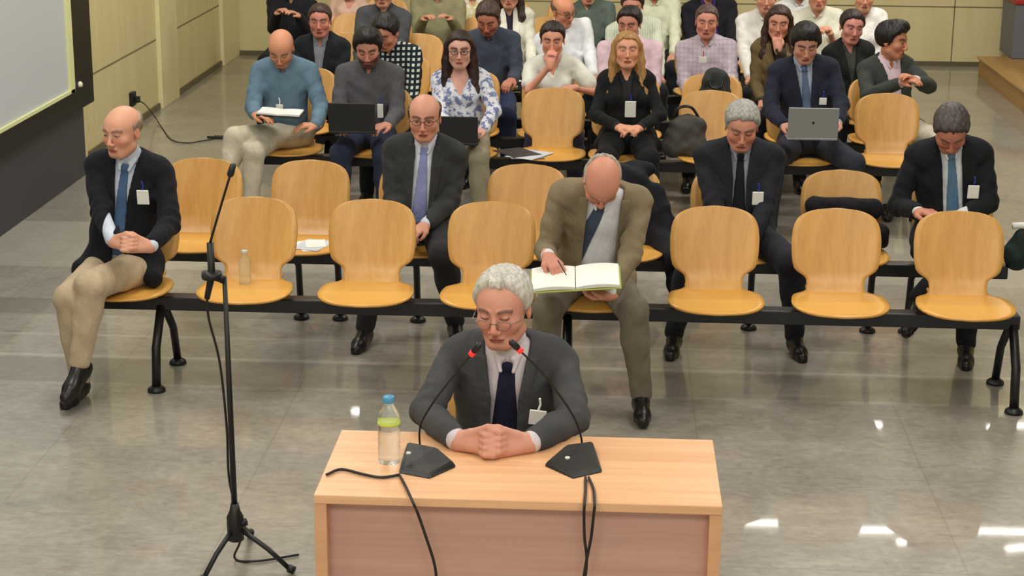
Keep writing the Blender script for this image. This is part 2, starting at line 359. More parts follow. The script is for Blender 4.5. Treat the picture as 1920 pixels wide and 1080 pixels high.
# ------------------------------------------------------------------ sculpting: signed distance fields meshed by surface nets
f32 = np.float32
def V(*a): return np.array(a, float)
def nrm(v): v = np.asarray(v, float); return v/(np.linalg.norm(v)+1e-12)
def axis(lo, hi, coarse, fine=(), fs=.005):
    out = [lo]; x = lo
    while x < hi:
        st = coarse
        for a, b in fine:
            if a-coarse < x < b: st = fs; break
        x += st; out.append(x)
    return np.array(out, f32)
class Field:
    def __init__(s, lo, hi, coarse, fine=(), fs=.005):
        s.ax = [axis(lo[i], hi[i], coarse, [(c[i]-r[i], c[i]+r[i]) for c, r in fine], fs) for i in range(3)]
        s.D = np.full([len(a) for a in s.ax], 1., f32); s.c = coarse
    def sl(s, lo, hi, pad):
        r = []
        for i in range(3):
            a = max(0, int(np.searchsorted(s.ax[i], lo[i]-pad))-1); b = min(len(s.ax[i]), int(np.searchsorted(s.ax[i], hi[i]+pad))+1)
            if b-a < 1: return None
            r.append(slice(a, b))
        return tuple(r)
    def P(s, r): return s.ax[0][r[0]][:, None, None], s.ax[1][r[1]][None, :, None], s.ax[2][r[2]][None, None, :]
    def full(s): return s.ax[0][:, None, None], s.ax[1][None, :, None], s.ax[2][None, None, :]
    def _ap(s, lo, hi, fn, k, op):
        r = s.sl(lo, hi, k+2.2*s.c)
        if r is None: return s
        d = fn(*s.P(r)).astype(f32); D = s.D[r]
        if op == '+':
            if k > 0:
                h = np.maximum(k-np.abs(D-d), 0)/k; s.D[r] = np.minimum(D, d)-h*h*k*.25
            else: s.D[r] = np.minimum(D, d)
        else:
            d = -d
            if k > 0:
                h = np.maximum(k-np.abs(D-d), 0)/k; s.D[r] = np.maximum(D, d)+h*h*k*.25
            else: s.D[r] = np.maximum(D, d)
        return s
    def cap(s, a, b, ra, rb=None, k=.02, op='+'):
        rb = ra if rb is None else rb; a = np.asarray(a, float); b = np.asarray(b, float); R = max(ra, rb)
        ba = b-a; L = float(ba@ba)+1e-12
        def fn(X, Y, Z):
            px, py, pz = X-f32(a[0]), Y-f32(a[1]), Z-f32(a[2])
            t = np.clip((px*f32(ba[0])+py*f32(ba[1])+pz*f32(ba[2]))/f32(L), 0, 1)
            return np.sqrt((px-t*f32(ba[0]))**2+(py-t*f32(ba[1]))**2+(pz-t*f32(ba[2]))**2)-(f32(ra)+t*f32(rb-ra))
        return s._ap(np.minimum(a, b)-R, np.maximum(a, b)+R, fn, k, op)
    def ell(s, c, r, R=None, k=.02, op='+'):
        """R rows = local axes"""
        c = np.asarray(c, float); r = np.asarray(r, float); R = np.eye(3) if R is None else np.asarray(R, float)
        ext = np.sqrt(((R*r[:, None])**2).sum(0))
        def fn(X, Y, Z):
            px, py, pz = X-f32(c[0]), Y-f32(c[1]), Z-f32(c[2])
            q = [px*f32(R[i, 0])+py*f32(R[i, 1])+pz*f32(R[i, 2]) for i in range(3)]
            k0 = np.sqrt(sum((q[i]/f32(r[i]))**2 for i in range(3))); k1 = np.sqrt(sum((q[i]/f32(r[i]**2))**2 for i in range(3)))
            return np.where(k1 > 1e-6, k0*(k0-1)/np.maximum(k1, 1e-6), -r.min())
        return s._ap(c-ext, c+ext, fn, k, op)
    def chain(s, pts, rs, k=.02, op='+'):
        for i in range(len(pts)-1): s.cap(pts[i], pts[i+1], rs[i], rs[i+1], k, op)
        return s
    def mesh(s, name, mats, parent=None, colfn=None):
        D = s.D; D[D == 0] = 1e-6
        D = np.pad(D, 1, constant_values=1.)
        ax = [np.concatenate(([2*a[0]-a[1]], a, [2*a[-1]-a[-2]])) for a in s.ax]
        I = D < 0
        n = [d-1 for d in D.shape]
        cnt = np.zeros(n, np.int8)
        for i in (0, 1):
            for j in (0, 1):
                for k in (0, 1): cnt += I[i:i+n[0], j:j+n[1], k:k+n[2]]
        act = (cnt > 0) & (cnt < 8); idx = np.argwhere(act)
        if len(idx) == 0: return None
        ids = np.full(n, -1, np.int32); ids[act] = np.arange(len(idx))
        acc = np.zeros((len(idx), 3)); num = np.zeros(len(idx))
        for dim in range(3):
            o1, o2 = [d for d in range(3) if d != dim]
            for a in (0, 1):
                for b in (0, 1):
                    p = idx.copy(); p[:, o1] += a; p[:, o2] += b; q = p.copy(); q[:, dim] += 1
                    d0 = D[p[:, 0], p[:, 1], p[:, 2]]; d1 = D[q[:, 0], q[:, 1], q[:, 2]]
                    m = (d0 < 0) != (d1 < 0); t = d0/np.where(m, d0-d1, 1)
                    P0 = np.stack([ax[i][p[:, i]] for i in range(3)], 1).astype(float); P0[:, dim] += t*(ax[dim][q[:, dim]]-ax[dim][p[:, dim]])
                    acc[m] += P0[m]; num[m] += 1
        V_ = acc/num[:, None]
        quads = []
        for dim in range(3):
            o1, o2 = [(1, 2), (2, 0), (0, 1)][dim]
            sl0 = [slice(None)]*3; sl1 = [slice(None)]*3; sl0[dim] = slice(0, -1); sl1[dim] = slice(1, None)
            A = I[tuple(sl0)]; B = I[tuple(sl1)]; e = np.argwhere(A != B)
            e = e[(e[:, o1] > 0) & (e[:, o2] > 0) & (e[:, o1] < D.shape[o1]-1) & (e[:, o2] < D.shape[o2]-1)]
            if not len(e): continue
            ins = I[e[:, 0], e[:, 1], e[:, 2]]
            def g(u, v):
                c = e.copy(); c[:, o1] -= u; c[:, o2] -= v; return ids[c[:, 0], c[:, 1], c[:, 2]]
            Q = np.stack([g(1, 1), g(0, 1), g(0, 0), g(1, 0)], 1); Q[~ins] = Q[~ins][:, ::-1]
            quads.append(Q)
        Q = np.concatenate(quads); Q = Q[(Q >= 0).all(1)]
        me = bpy.data.meshes.new(name); me.vertices.add(len(V_)); me.vertices.foreach_set('co', V_.astype(f32).ravel())
        me.loops.add(len(Q)*4); me.loops.foreach_set('vertex_index', Q.astype(np.int32).ravel())
        me.polygons.add(len(Q)); me.polygons.foreach_set('loop_start', np.arange(0, len(Q)*4, 4, dtype=np.int32)); me.polygons.foreach_set('loop_total', np.full(len(Q), 4, np.int32))
        me.polygons.foreach_set('use_smooth', np.ones(len(Q), bool))
        me.update(calc_edges=True)
        if colfn is not None:
            c = colfn(V_); at_ = me.color_attributes.new('Col', 'FLOAT_COLOR', 'POINT')
            at_.data.foreach_set('color', np.concatenate([c, np.ones((len(c), 1))], 1).astype(f32).ravel())
        me.materials.append(mats); o = bpy.data.objects.new(name, me); link(o, parent); return o
def rotm(pitch=0, yaw=0, roll=0):
    """head/torso axes as rows (right, back, up) in world axes; pitch>0 looks down (towards -y), yaw>0 turns to image right"""
    cp, sp, cy, sy, cr, sr = math.cos(pitch), math.sin(pitch), math.cos(yaw), math.sin(yaw), math.cos(roll), math.sin(roll)
    Rx = np.array([[1, 0, 0], [0, cp, -sp], [0, sp, cp]])      # rotates back axis up: face goes down
    Rz = np.array([[cy, -sy, 0], [sy, cy, 0], [0, 0, 1]]); Ry = np.array([[cr, 0, sr], [0, 1, 0], [-sr, 0, cr]])
    M = Rz@Rx@Ry
    return M.T
def ik(a, c, l1, l2, hint):
    a, c = np.asarray(a, float), np.asarray(c, float); d = np.linalg.norm(c-a)
    if d > (l1+l2)*.985: s_ = d/((l1+l2)*.985); l1 *= s_; l2 *= s_
    u = (c-a)/d; x = (l1*l1-l2*l2+d*d)/(2*d); h = math.sqrt(max(0, l1*l1-x*x))
    p = np.asarray(hint, float); p = nrm(p-u*(p@u)); return a+u*x+p*h

# ---- cloth materials
def cloth(rgb, rough=.85, kind=None, rgb2=None, scale=1.):
    key = ('cloth', rgb, kind, rgb2, scale)
    if key in MATS: return MATS[key]
    m, n, l, b = newmat('cloth_%d_%d_%d' % rgb)
    v = coords(n, l); f = noise(n, l, v, 9, 4, .6)
    c0, c1 = tuple(x*.86 for x in lin(rgb)), tuple(min(1, x*1.12) for x in lin(rgb))
    c = ramp(n, l, f, [(.3, c0), (.7, c1)])
    sx = n.new('ShaderNodeSeparateXYZ'); l.new(v, sx.inputs[0])
    def stripes(o, per, duty, off=0.):
        return math_(n, l, 'LESS_THAN', math_(n, l, 'FRACT', math_(n, l, 'MULTIPLY', math_(n, l, 'ADD', o, 10+off), 1/per)), duty)
    if kind == 'check':
        a = stripes(sx.outputs[0], .034*scale, .5); z = stripes(sx.outputs[2], .034*scale, .5)
        c = mixc(n, l, math_(n, l, 'MULTIPLY', a, z), c, lin(rgb2))
    elif kind == 'plaid':
        a = stripes(sx.outputs[0], .03*scale, .22); z = stripes(sx.outputs[2], .03*scale, .22)
        c = mixc(n, l, math_(n, l, 'MULTIPLY', math_(n, l, 'MAXIMUM', a, z), .6), c, lin(rgb2))
    elif kind == 'stripe':
        c = mixc(n, l, math_(n, l, 'MULTIPLY', stripes(sx.outputs[0], .018*scale, .35), .7), c, lin(rgb2))
    elif kind == 'blotch':
        g = noise(n, l, v, 26/scale, 3, .6); c = mixc(n, l, ramp(n, l, g, [(.50, (0, 0, 0)), (.56, (1, 1, 1))]), c, lin(rgb2))
    l.new(c, b.inputs['Base Color']); b.inputs['Roughness'].default_value = rough; b.inputs['Specular IOR Level'].default_value = .2
    b.inputs['Sheen Weight'].default_value = .03; b.inputs['Sheen Roughness'].default_value = .5
    h = math_(n, l, 'ADD', noise(n, l, coords(n, l, (1, 1, .45)), 13, 3, .55, .8), math_(n, l, 'MULTIPLY', noise(n, l, v, 60, 2), .12))
    bump(n, l, b, h, .55, .022)
    MATS[key] = m; return m
def skin_mat():
    if 'skin' in MATS: return MATS['skin']
    m, n, l, b = newmat('skin'); a = n.new('ShaderNodeAttribute'); a.attribute_name = 'Col'
    f = noise(n, l, coords(n, l), 38, 3, .6)
    c = mixc(n, l, math_(n, l, 'MULTIPLY', f, .22), a.outputs['Color'], (.42, .13, .09))
    l.new(c, b.inputs['Base Color']); b.inputs['Roughness'].default_value = .5; b.inputs['Specular IOR Level'].default_value = .35
    b.inputs['Subsurface Weight'].default_value = .06; b.inputs['Subsurface Radius'].default_value = (.02, .008, .004); b.inputs['Subsurface Scale'].default_value = .3
    MATS['skin'] = m; return m
def hair_mat(rgb):
    key = ('hair', rgb)
    if key in MATS: return MATS[key]
    m, n, l, b = newmat('hair_%d_%d_%d' % rgb)
    f = noise(n, l, coords(n, l, (1, 1, .18)), 90, 4, .6, .4)
    c = ramp(n, l, f, [(.3, tuple(x*.55 for x in lin(rgb))), (.7, tuple(min(1, x*1.3) for x in lin(rgb)))])
    l.new(c, b.inputs['Base Color']); b.inputs['Roughness'].default_value = .45; b.inputs['Specular IOR Level'].default_value = .35
    bump(n, l, b, f, .5, .006); MATS[key] = m; return m
LEATHER = plain('black_leather', (20, 18, 18), .32)
GLASSM = plain('spectacle_frame', (30, 26, 26), .35)
def clear(name, rgb=(235, 245, 250), alpha=.35):
    if name in MATS: return MATS[name]
    m, n, l, b = newmat(name); b.inputs['Base Color'].default_value = (*lin(rgb), 1); b.inputs['Roughness'].default_value = .05
    b.inputs['Transmission Weight'].default_value = .9; b.inputs['IOR'].default_value = 1.2; b.inputs['Alpha'].default_value = alpha+.4; MATS[name] = m; return m
PAPER = plain('white_paper', (236, 236, 230), .7); PAPER2 = plain('printed_paper', (200, 206, 214), .7)
BLUEC = plain('blue_clip', (40, 60, 170), .4)

# ---- a hand: palm, four fingers and a thumb, as chains
def hand_prims(W, d, nm, side, s=1., curl=(.35, .4, .3), spread=.06, thumb=.5, wr=.026):
    """W wrist, d direction towards fingertips, nm palm normal (curl direction), side +1 thumb lies towards nm x d"""
    d = nrm(d); nm = nrm(nm-d*(nm@d)); lt = nrm(np.cross(nm, d))*side
    out = []
    offs = (.030, .010, -.010, -.029); ln = (1., 1.1, 1.02, .82)
    for o, L_ in zip(offs, ln):
        k = W+(d*(.082+.006*(L_-1)*10*.5)+lt*o)*s
        out.append(([W+lt*o*.5*s, k], [.0165*s, .0125*s], .012))
        p = k; ang = 0; dd = nrm(d+lt*spread*o/.03); pts = [k]; rs = [.0112*s]
        for L2, c_, r in ((.040, curl[0], .0098), (.025, curl[1], .0090), (.021, curl[2], .0078)):
            ang += c_; v = dd*math.cos(ang)+nm*math.sin(ang); p = p+v*L2*L_*s; pts.append(p); rs.append(r*s)
        out.append((pts, rs, .0035))
    a = W+(d*.018+lt*.022)*s; b = a+nrm(d*.75+lt*.8+nm*.35)*.036*s; c = b+nrm(d*1.0+lt*(.5-thumb)+nm*(.3+thumb*.5))*.030*s; e = c+nrm(d*1.0+lt*(.1-thumb)+nm*(.3+thumb*.6))*.024*s
    out.append(([W+lt*.008*s, b], [.018*s, .0135*s], .012)); out.append(([b, c, e], [.0128*s, .0108*s, .0088*s], .004))
    return out

SK = .93; HW = 1.10
def head_field(F, c, R, female=0., jaw=1., s=SK, nose=1.):
    T = lambda x, y, z: c+(R[0]*x*HW+R[1]*y+R[2]*z)*s
    E = lambda p, r, k=.02, op='+': F.ell(T(*p), np.array(r)*(HW, 1, 1)*s, R, k*s, op)
    E((0, .022, .040), (.0745, .094, .083)); E((0, -.030, .030), (.062, .062, .062), .03)
    E((0, -.022, -.035), (.062*(1-.05*female), .066, .076), .03)
    E((0, -.052, -.088), (.030*jaw, .030, .026), .03)
    for sg in (1, -1):
        E((sg*.038, -.060, -.022), (.024, .022, .022), .025)
        F.cap(T(sg*.050, -.002, -.062), T(sg*.022, -.062, -.094), .016*s*jaw, .014*s*jaw, .025*s)
        E((sg*.029, -.1005, .010), (.0175, .014, .0115), .012, '-')
        E((sg*.0290, -.0775, .009), (.0135, .0135, .0115), .004)
        F.cap(T(sg*.012, -.090, .030), T(sg*.046, -.076, .028), .0072*s, .0055*s, .010*s)
        E((sg*.0745, .012, -.004), (.0065, .019, .031), .006); E((sg*.080, .010, .002), (.004, .010, .018), .006, '-')
        E((sg*.0115, -.101, -.036), (.0085, .010, .0075), .007)
    F.cap(T(0, -.088, .014), T(0, -.110*nose-(0 if nose else 0), -.028), .0075*s, .0100*s, .010*s)
    E((0, -.108, -.032), (.0105, .011, .009), .006)
    E((0, -.0895, -.060), (.024, .010, .0052), .008); E((0, -.0870, -.0705), (.020, .010, .0058), .008)
    E((0, -.0995, -.0650), (.021, .006, .0016), .003, '-'); E((0, -.090, -.081), (.020, .010, .0055), .008, '-')
    return T
def face_colors(c, R, skin, s, lips, brow, eyes, beard, tk=1., iris=(.03, .02, .015)):
    base = np.array(lin(skin)); lipc = np.array(lin(lips)); br = np.array(lin(brow))
    def fn(Vt):
        q = (Vt-c)@R.T/s; x, y, z = q[:, 0]/HW, q[:, 1], q[:, 2]; ax = np.abs(x)
        col = np.tile(base, (len(Vt), 1))
        near = (y < .06) & (np.abs(z) < .16) & (ax < .1)
        fr = (y < -.05) & near
        def blend(m, cc, a=1.):
            m = np.clip(m, 0, 1)[:, None]*a; col[:] = col*(1-m)+np.array(cc)*m
        blend(fr*np.exp(-((ax-.040)/.020)**2-((z+.030)/.020)**2), base*np.array([1.05, .72, .68]), .6)
        blend(fr*np.exp(-(ax/.014)**2-((z+.033)/.014)**2), base*np.array([1.02, .70, .66]), .6)
        blend(near*(ax > .072)*1., base*np.array([1., .75, .72]), .6)
        if beard is not None:
            m = near*np.clip((-.038-z+np.clip(ax-.035, 0, 1)*1.2)/.012, 0, 1)*np.clip((.025-y)/.02, 0, 1)*np.clip((z+.135)/.02, 0, 1)
            blend(m, lin(beard[0]), beard[1])
        blend(fr*np.clip((1-((x/.024)**2+((z+.065)/.0105)**2))*3, 0, 1), lipc)
        blend(fr*(np.abs(z+.0652) < .0022)*(ax < .022)*1., lipc*.35)
        arch = .029+.004*(1-((ax-.032)/.02)**2)
        blend(fr*np.clip((1-np.abs(z-arch)/(.0072*tk))*2, 0, 1)*(ax > .011)*(ax < .052), br, .9)
        if eyes == 'open':
            e = ((ax-.029)/.0130)**2+((z-.008)/.0046)**2
            blend(fr*np.clip((1.35-e)*4, 0, 1), base*.22); blend(fr*np.clip((.80-e)*4, 0, 1), (.36, .32, .30))
            i = ((ax-.029)/.0068)**2+((z-.0085)/.0060)**2; blend(fr*np.clip((1-i)*4, 0, 1)*(e < 1), iris)
        else:
            ez = z-(.004+.004*((ax-.029)/.013)**2)
            blend(fr*np.clip((1-np.abs(ez)/(.0036*tk))*2, 0, 1)*(np.abs(ax-.029) < .0135), base*.12)
        return col
    return fn
# ------------------------------------------------------------------ people
def wobble(F, a, fq=34., seed=0., zf=.7):
    X, Y, Z = F.full()
    F.D += f32(a)*(np.sin(X*f32(fq)+np.sin(Z*f32(fq*.6)+seed)*2)*np.sin(Z*f32(fq*zf)+Y*f32(fq*.8)+seed*1.7)+.5*np.sin(X*f32(fq*1.9)+Y*f32(fq*1.3)+seed)*np.sin(Z*f32(fq*1.7)-seed)).astype(f32)
def person(d):
    Yr = d.get('Y', ROWS[d['row']][2]-.15 if 'row' in d else 0)
    if 'X' in d: Xp = d['X']
    else: Xp = at(d['px'], 500, Y=Yr).x if False else at(d['px'], d.get('py', 300), Y=Yr, Z=None).x
    org = V(Xp, Yr, 0); fem = d.get('fem', 0); s = SK*d.get('s', 1.); det = d.get('det', 0)
    cg = {0: .0125, 1: .0095, 2: .0075}[det]; fs = {0: .0062, 1: .0048, 2: .0036}[det]
    L_ = lambda px, py, dy: np.array(at(px, py, Y=Yr+dy))-org
    H = L_(*d['head'][:3]); pitch, yaw, roll = d.get('rot', (.1, 0, 0)); R = rotm(pitch, yaw, roll)
    Hc = V(0, 0, d.get('hip', .525))
    nk = d.get('neck')
    N = (H + V(0, .030+.075*math.sin(max(0, pitch)), -.150+.045*max(0, math.sin(pitch)))*s + (R[1]*.03-R[2]*.01)*s) if nk is None else H+V(*nk)
    ty = d.get('tyaw', 0.); u = nrm(N-Hc); xr0 = V(math.cos(ty), math.sin(ty), d.get('shroll', 0.)); xr = nrm(xr0-u*(xr0@u)); bk = np.cross(u, xr); Rt = np.array([xr, bk, u]); Lt = np.linalg.norm(N-Hc)
    tp = lambda x, y, t: Hc+xr*x+bk*y+u*(t*Lt)
    sw = (.172 if not fem else .148)*s*d.get('wide', 1.)
    Sl = N-xr*sw+bk*.010-u*.042+V(*d.get('dsl', (0, 0, 0))); Sr = N+xr*sw+bk*.010-u*.042+V(*d.get('dsr', (0, 0, 0)))
    W = {}; El = {}
    for sd, Sh, sg in (('l', Sl, -1), ('r', Sr, 1)):
        hd = d.get('h'+sd)
        if hd is None: w = V(sg*.13, -.30, .60); 
        elif len(hd) == 3 and abs(hd[0]) > 5: w = L_(*hd)
        else: w = V(*hd[:3])
        W[sd] = w; e = d.get('e'+sd)
        if e is None: e = (sg*.28, .6, -1.)
        El[sd] = ik(Sh, w, .27*s, .245*s, e)
    lg = {}
    for sd, sg in (('l', -1), ('r', 1)):
        hp = Hc+V(sg*.085, -.01, 0)
        kn = V(*d['k'+sd]) if 'k'+sd in d else V(sg*.13, -.40, .485)
        an = V(*d['a'+sd]) if 'a'+sd in d else V(kn[0]+sg*.01, kn[1]+.02, .085)
        lg[sd] = (hp, kn, an, V(*d.get('t'+sd, (sg*.15, -1, -.05))))
    root = empty('person', tuple(org), d['label'], 'person', d.get('group'))
    heavy = d.get('heavy', 1.)
    def folds(F, fa=.8):
        X, Y, Z = F.full()
        for sd in 'lr':
            Sh = Sl if sd == 'l' else Sr; ax_ = nrm(W[sd]-Sh); E_ = El[sd]
            px, py, pz = X-f32(E_[0]), Y-f32(E_[1]), Z-f32(E_[2]); t = px*f32(ax_[0])+py*f32(ax_[1])+pz*f32(ax_[2])
            F.D += (f32(.0060*fa)*np.sin(t*f32(105)+np.sin(px*38+pz*22+sd.count('l'))*f32(1.3)+px*18)*np.exp(-(px*px+py*py+pz*pz)/f32(.0105))).astype(f32)
            px, py, pz = X-f32(Sh[0]), Y-f32(Sh[1])+f32(.05), Z-f32(Sh[2])+f32(.10)
            F.D += (f32(.0030)*np.sin((px*(1 if sd == 'r' else -1)*60-pz*95)+np.sin(pz*40)*f32(.8))*np.exp(-(px*px+py*py+pz*pz)/f32(.009))).astype(f32)
    # --- body
    hf = {}
    for sd, sg in (('l', -1), ('r', 1)):
        dr = d.get('d'+sd); fw = nrm(W[sd]-El[sd]); dr = nrm(V(*dr)) if dr else nrm(fw+V(-sg*.3, 0, -.1))
        nn = V(*d['n'+sd]) if 'n'+sd in d else V(0, .2, -1)
        hf[sd] = (dr, nn)
    allp = [H, N, Hc, Sl, Sr]+list(W.values())+list(El.values())
    lo = np.min(allp, 0)-.17; hi = np.max(allp, 0)+.17
    lp = [p for sd in 'lr' for p in lg[sd][:3]]
    blo = np.minimum(lo, np.min(lp, 0)-.12); bhi = np.maximum(hi, np.max(lp, 0)+.12); blo[2] = max(blo[2], -.01)
    fine = [(H, (.11*s, .13*s, .15*s))]+[(W[sd]+hf[sd][0]*.07, (.07, .07, .07)) for sd in 'lr']
    F = Field(blo, bhi, cg*1.35, fine, fs)
    def torso(F, o, k=.03, low=True):
        if low: F.ell(tp(0, .01, .02), V(.150*heavy+o, .108+o, .10+o), Rt, k)
        F.ell(tp(0, -.012*heavy, .33), V(.128*heavy+o, .104*heavy+o, .150+o), Rt, k+.02)
        F.ell(tp(0, 0, .68), V((.142 if not fem else .124)*heavy**.5+o, .100+o, .165+o), Rt, k+.02)
        if fem:
            for sg in (-1, 1): F.ell(tp(sg*.055, -.078, .66), V(.050+o, .046+o, .052+o), Rt, .03)
        F.cap(Sl*.86+Sr*.14, Sr*.86+Sl*.14, .050+o*.9, .050+o*.9, k+.02)
        F.cap(N+u*.02, Sl*.75+N*.25, .042+o*.6, .040+o, k+.015); F.cap(N+u*.02, Sr*.75+N*.25, .042+o*.6, .040+o, k+.015)
    def arm(F, sd, o, oe=None, end=0., k=.02):
        Sh = Sl if sd == 'l' else Sr; oe = o if oe is None else oe; w = W[sd]-nrm(W[sd]-El[sd])*end
        q_ = .86 if fem else 1.; F.cap(Sh, El[sd], .046*s*q_+o, .038*s*q_+o, k); F.cap(El[sd], w, .037*s*q_+o, .026*s*q_+oe, k*.6)
    torso(F, -.006)
    for sd in 'lr': arm(F, sd, -.004, -.003)
    nb = H-R[2]*.060*s+R[1]*.022*s
    F.cap(N-u*.01, nb, .052*s*(1-.12*fem), .050*s*(1-.12*fem), .02)
    for sd in 'lr':
        hp, kn, an, tt = lg[sd]; F.cap(hp, kn, .072, .052, .03); F.cap(kn, an, .048, .032, .02); F.ell(kn*.62+an*.38+V(0, .012, 0), V(.048, .052, .10), None, .02)
    head_field(F, H, R, fem, d.get('jaw', 1.), s)
    if 'handfn' in d: d['handfn'](F, W, s)
    else:
        for sd, sg in (('l', -1), ('r', 1)):
            dr, nn = hf[sd]; side = d.get('s'+sd, 1 if sd == 'l' else -1)
            F.cap(W[sd]-dr*.02, W[sd]+dr*.02, .024*s, .023*s, .01)
            for pts, rs, k in hand_prims(W[sd], dr, nn, side, s*(.95 if not fem else .88), d.get('curl', (.35, .45, .35))): F.chain(pts, rs, k)
    skin = d.get('skin', (205, 150, 122)); brow = d.get('brow', d.get('hair', ('', (60, 45, 38)))[1])
    F.mesh('body', skin_mat(), root, face_colors(H, R, skin, s, d.get('lips', (170, 92, 84)), brow, d.get('eyes', 'open'), d.get('beard'), {0: 1.5, 1: 1.25, 2: 1.}[det]))
    # --- hair
    hs, hc = d.get('hair', ('bald', (60, 45, 38)))
    if hs != 'bald':
        T = lambda x, y, z: H+(R[0]*x*HW+R[1]*y+R[2]*z)*s
        long_ = hs.startswith('long'); ex = V(.14, .16, .16)*s; hl, hh = H-ex, H+ex
        if long_: hl = hl-V(.04, .0, .26)
        G = Field(hl, hh, fs*1.1)
        th = d.get('hth', .011)
        G.ell(T(0, .026, .044), V((.0745+th*.8)*HW, .094+th, .083+th)*s, R, .01); G.ell(T(0, -.026, .040+th*.5), V((.062+th)*HW, .064+th*.8, .062+th)*s, R, .03)
        X, Y, Z = G.full(); q = [((X-f32(H[0]))*f32(R[i][0])+(Y-f32(H[1]))*f32(R[i][1])+(Z-f32(H[2]))*f32(R[i][2]))/f32(s) for i in range(3)]
        x, y, z = q; x = x/f32(HW); ax = np.abs(x)
        zf = d.get('hline', .086)
        zl = np.interp(y, [-.12, -.075, -.056, -.043, -.030, -.012, .004, .026, .045, .12], [zf+.01, zf, zf-.010, .050, .008, -.018, -.022, -.026, -.052, -.072]).astype(f32)
        zl = zl+f32(.005)*np.sin(x*f32(170)+f32(len(d['label'])))*np.sin(x*f32(67)+y*90)-f32(.010)*np.clip((ax-.03)/.03, 0, 1)*(y < -.04)
        if hs in ('rec', 'ring'): zl = zl+np.clip(.05-y, 0, .08)*f32(.4)*(ax > .02)
        g = (zl-z)*f32(.75*s)
        if hs == 'ring': g = np.maximum(g, (z-f32(.048)-np.clip(y, 0, .1)*f32(.35))*f32(s)); g = np.maximum(g, (-.015-y)*f32(s))
        if hs == 'quiff': G.ell(T(.006, -.032, .108+th*.8), V(.066, .062, .034)*s, R, .03); G.ell(T(-.02, -.060, .100), V(.035, .032, .024)*s, R, .02)
        G.D += f32(th*.95*s)*np.clip(1+g/f32(.018*s), 0, 1)*(1 if not long_ else .5)*np.clip((-.022-y)/f32(.02), .15, 1)
        G.D = np.maximum(G.D, g)
        if hs == 'bun': G.ell(T(0, .125, .045), V(.035, .03, .035)*s, R, .01)
        if long_:
            dn = V(0, 0, -1); ln = d.get('hlen', .24)
            for sg in (-1, 1):
                a = T(sg*.072, .012, .035); b = T(sg*.080, .020, -.070); c_ = b+dn*ln*.55+V(sg*.012, -.015, 0); e_ = b+dn*ln+V(sg*-.012, -.055, 0)
                z_ = d.get('hw', (1, 1))[0 if sg < 0 else 1]; G.chain([a, b, c_, e_], [.026, .030, .034*z_, .018*z_], .02)
            G.cap(T(0, .085, .02), T(0, .080, -.06)+dn*.10, .055, .060, .03)
            G.cap(T(-.045, .075, -.02), T(-.045, .070, -.06)+dn*.12, .05, .045, .03); G.cap(T(.045, .075, -.02), T(.045, .070, -.06)+dn*.12, .05, .045, .03)
            G.ell(T(0, -.085, -.030), V(.054, .062, .092)*s, R, .012, '-')
            G.ell(T(0, -.02, -.14), V(.040, .075, .07)*s, R, .01, '-')
        X, Y, Z = G.full()
        ang_ = np.arctan2(X-f32(H[0]), Y-f32(H[1])-f32(.03)); G.D += f32(d.get('hcurl', .0024))*(np.sin(ang_*f32(15)+np.sin(Z*60)*f32(1.2))*np.sin(ang_*f32(7)+Z*f32(45))).astype(f32)
        G.D += f32(.0018)*(np.sin(X*310+Z*40*(1 if long_ else 0)+np.sin(Y*90)*1.2)*np.sin(Y*120+Z*60)).astype(f32)
        G.mesh('hair', hair_mat(hc), root)
    # --- shirt (or blouse, or sweater)
    tcoord = lambda X, Y, Z: [((X-f32(Hc[0]))*f32(Rt[i][0])+(Y-f32(Hc[1]))*f32(Rt[i][1])+(Z-f32(Hc[2]))*f32(Rt[i][2])) for i in range(3)]
    seed = sum(map(ord, d['label'])) % 17
    jk = d.get('jacket'); sh = d.get('shirt')
    def shirt_field(o, collar=True, arms=True, cg_=None):
        F = Field(lo, hi, (cg_ or cg)); torso(F, o)
        if arms:
            for sd in 'lr':
                if d.get('short'):
                    Sh = Sl if sd == 'l' else Sr; F.cap(Sh, Sh*.35+El[sd]*.65, .052*s+o, .052*s+o, .02)
                elif jk: F.cap(Sl if sd == 'l' else Sr, El[sd], .030, .030, .02); F.cap(El[sd], W[sd]-nrm(W[sd]-El[sd])*.012, .030, .026*s+.009, .012)
                else: arm(F, sd, o+.006, o+.006, .012)
        if collar:
            F.cap(N-u*.005, N*.45+nb*.55, .058*s+o*.5, .056*s+o*.5, .008)
        if not jk: wobble(F, .0035, 30, seed); folds(F)
        X, Y, Z = F.full(); q = tcoord(X, Y, Z)
        # neckline
        if d.get('vneck') or collar:
            dep = d.get('vneck', .045); vw = .42 if not d.get('vneck') else .5
            r = np.maximum(np.abs(q[0])-np.maximum(q[2]-f32(Lt-dep), 0)*f32(vw), q[1]-f32(-.02))
            r = np.maximum(r, -(q[2]-f32(Lt-dep)))
            if d.get('vneck') or not d.get('tie'): F.D = np.maximum(F.D, -r)
        return F
    if sh:
        Fs = shirt_field(.003 if jk else .010); Fs.mesh('blouse' if fem else ('sweater' if d.get('sweater') else 'shirt'), cloth(*sh) if isinstance(sh[0], tuple) else cloth(sh), root)
        if not fem and not d.get('sweater') and not jk:   # folded collar
            Fc = Field(N-.12, N+.12, fs)
            a = N*.55+nb*.45
            for sg in (-1, 1):
                b = N+xr*sg*.050-bk*.035+u*.015; c_ = N+xr*sg*.022-bk*.082-u*.020
                Fc.cap(a+bk*.055+xr*sg*.01, b+u*.01, .012, .012, .02); Fc.cap(b+u*.005, c_, .015, .011, .012)
            Fc.mesh('collar', cloth(*sh) if isinstance(sh[0], tuple) else cloth(sh), root)
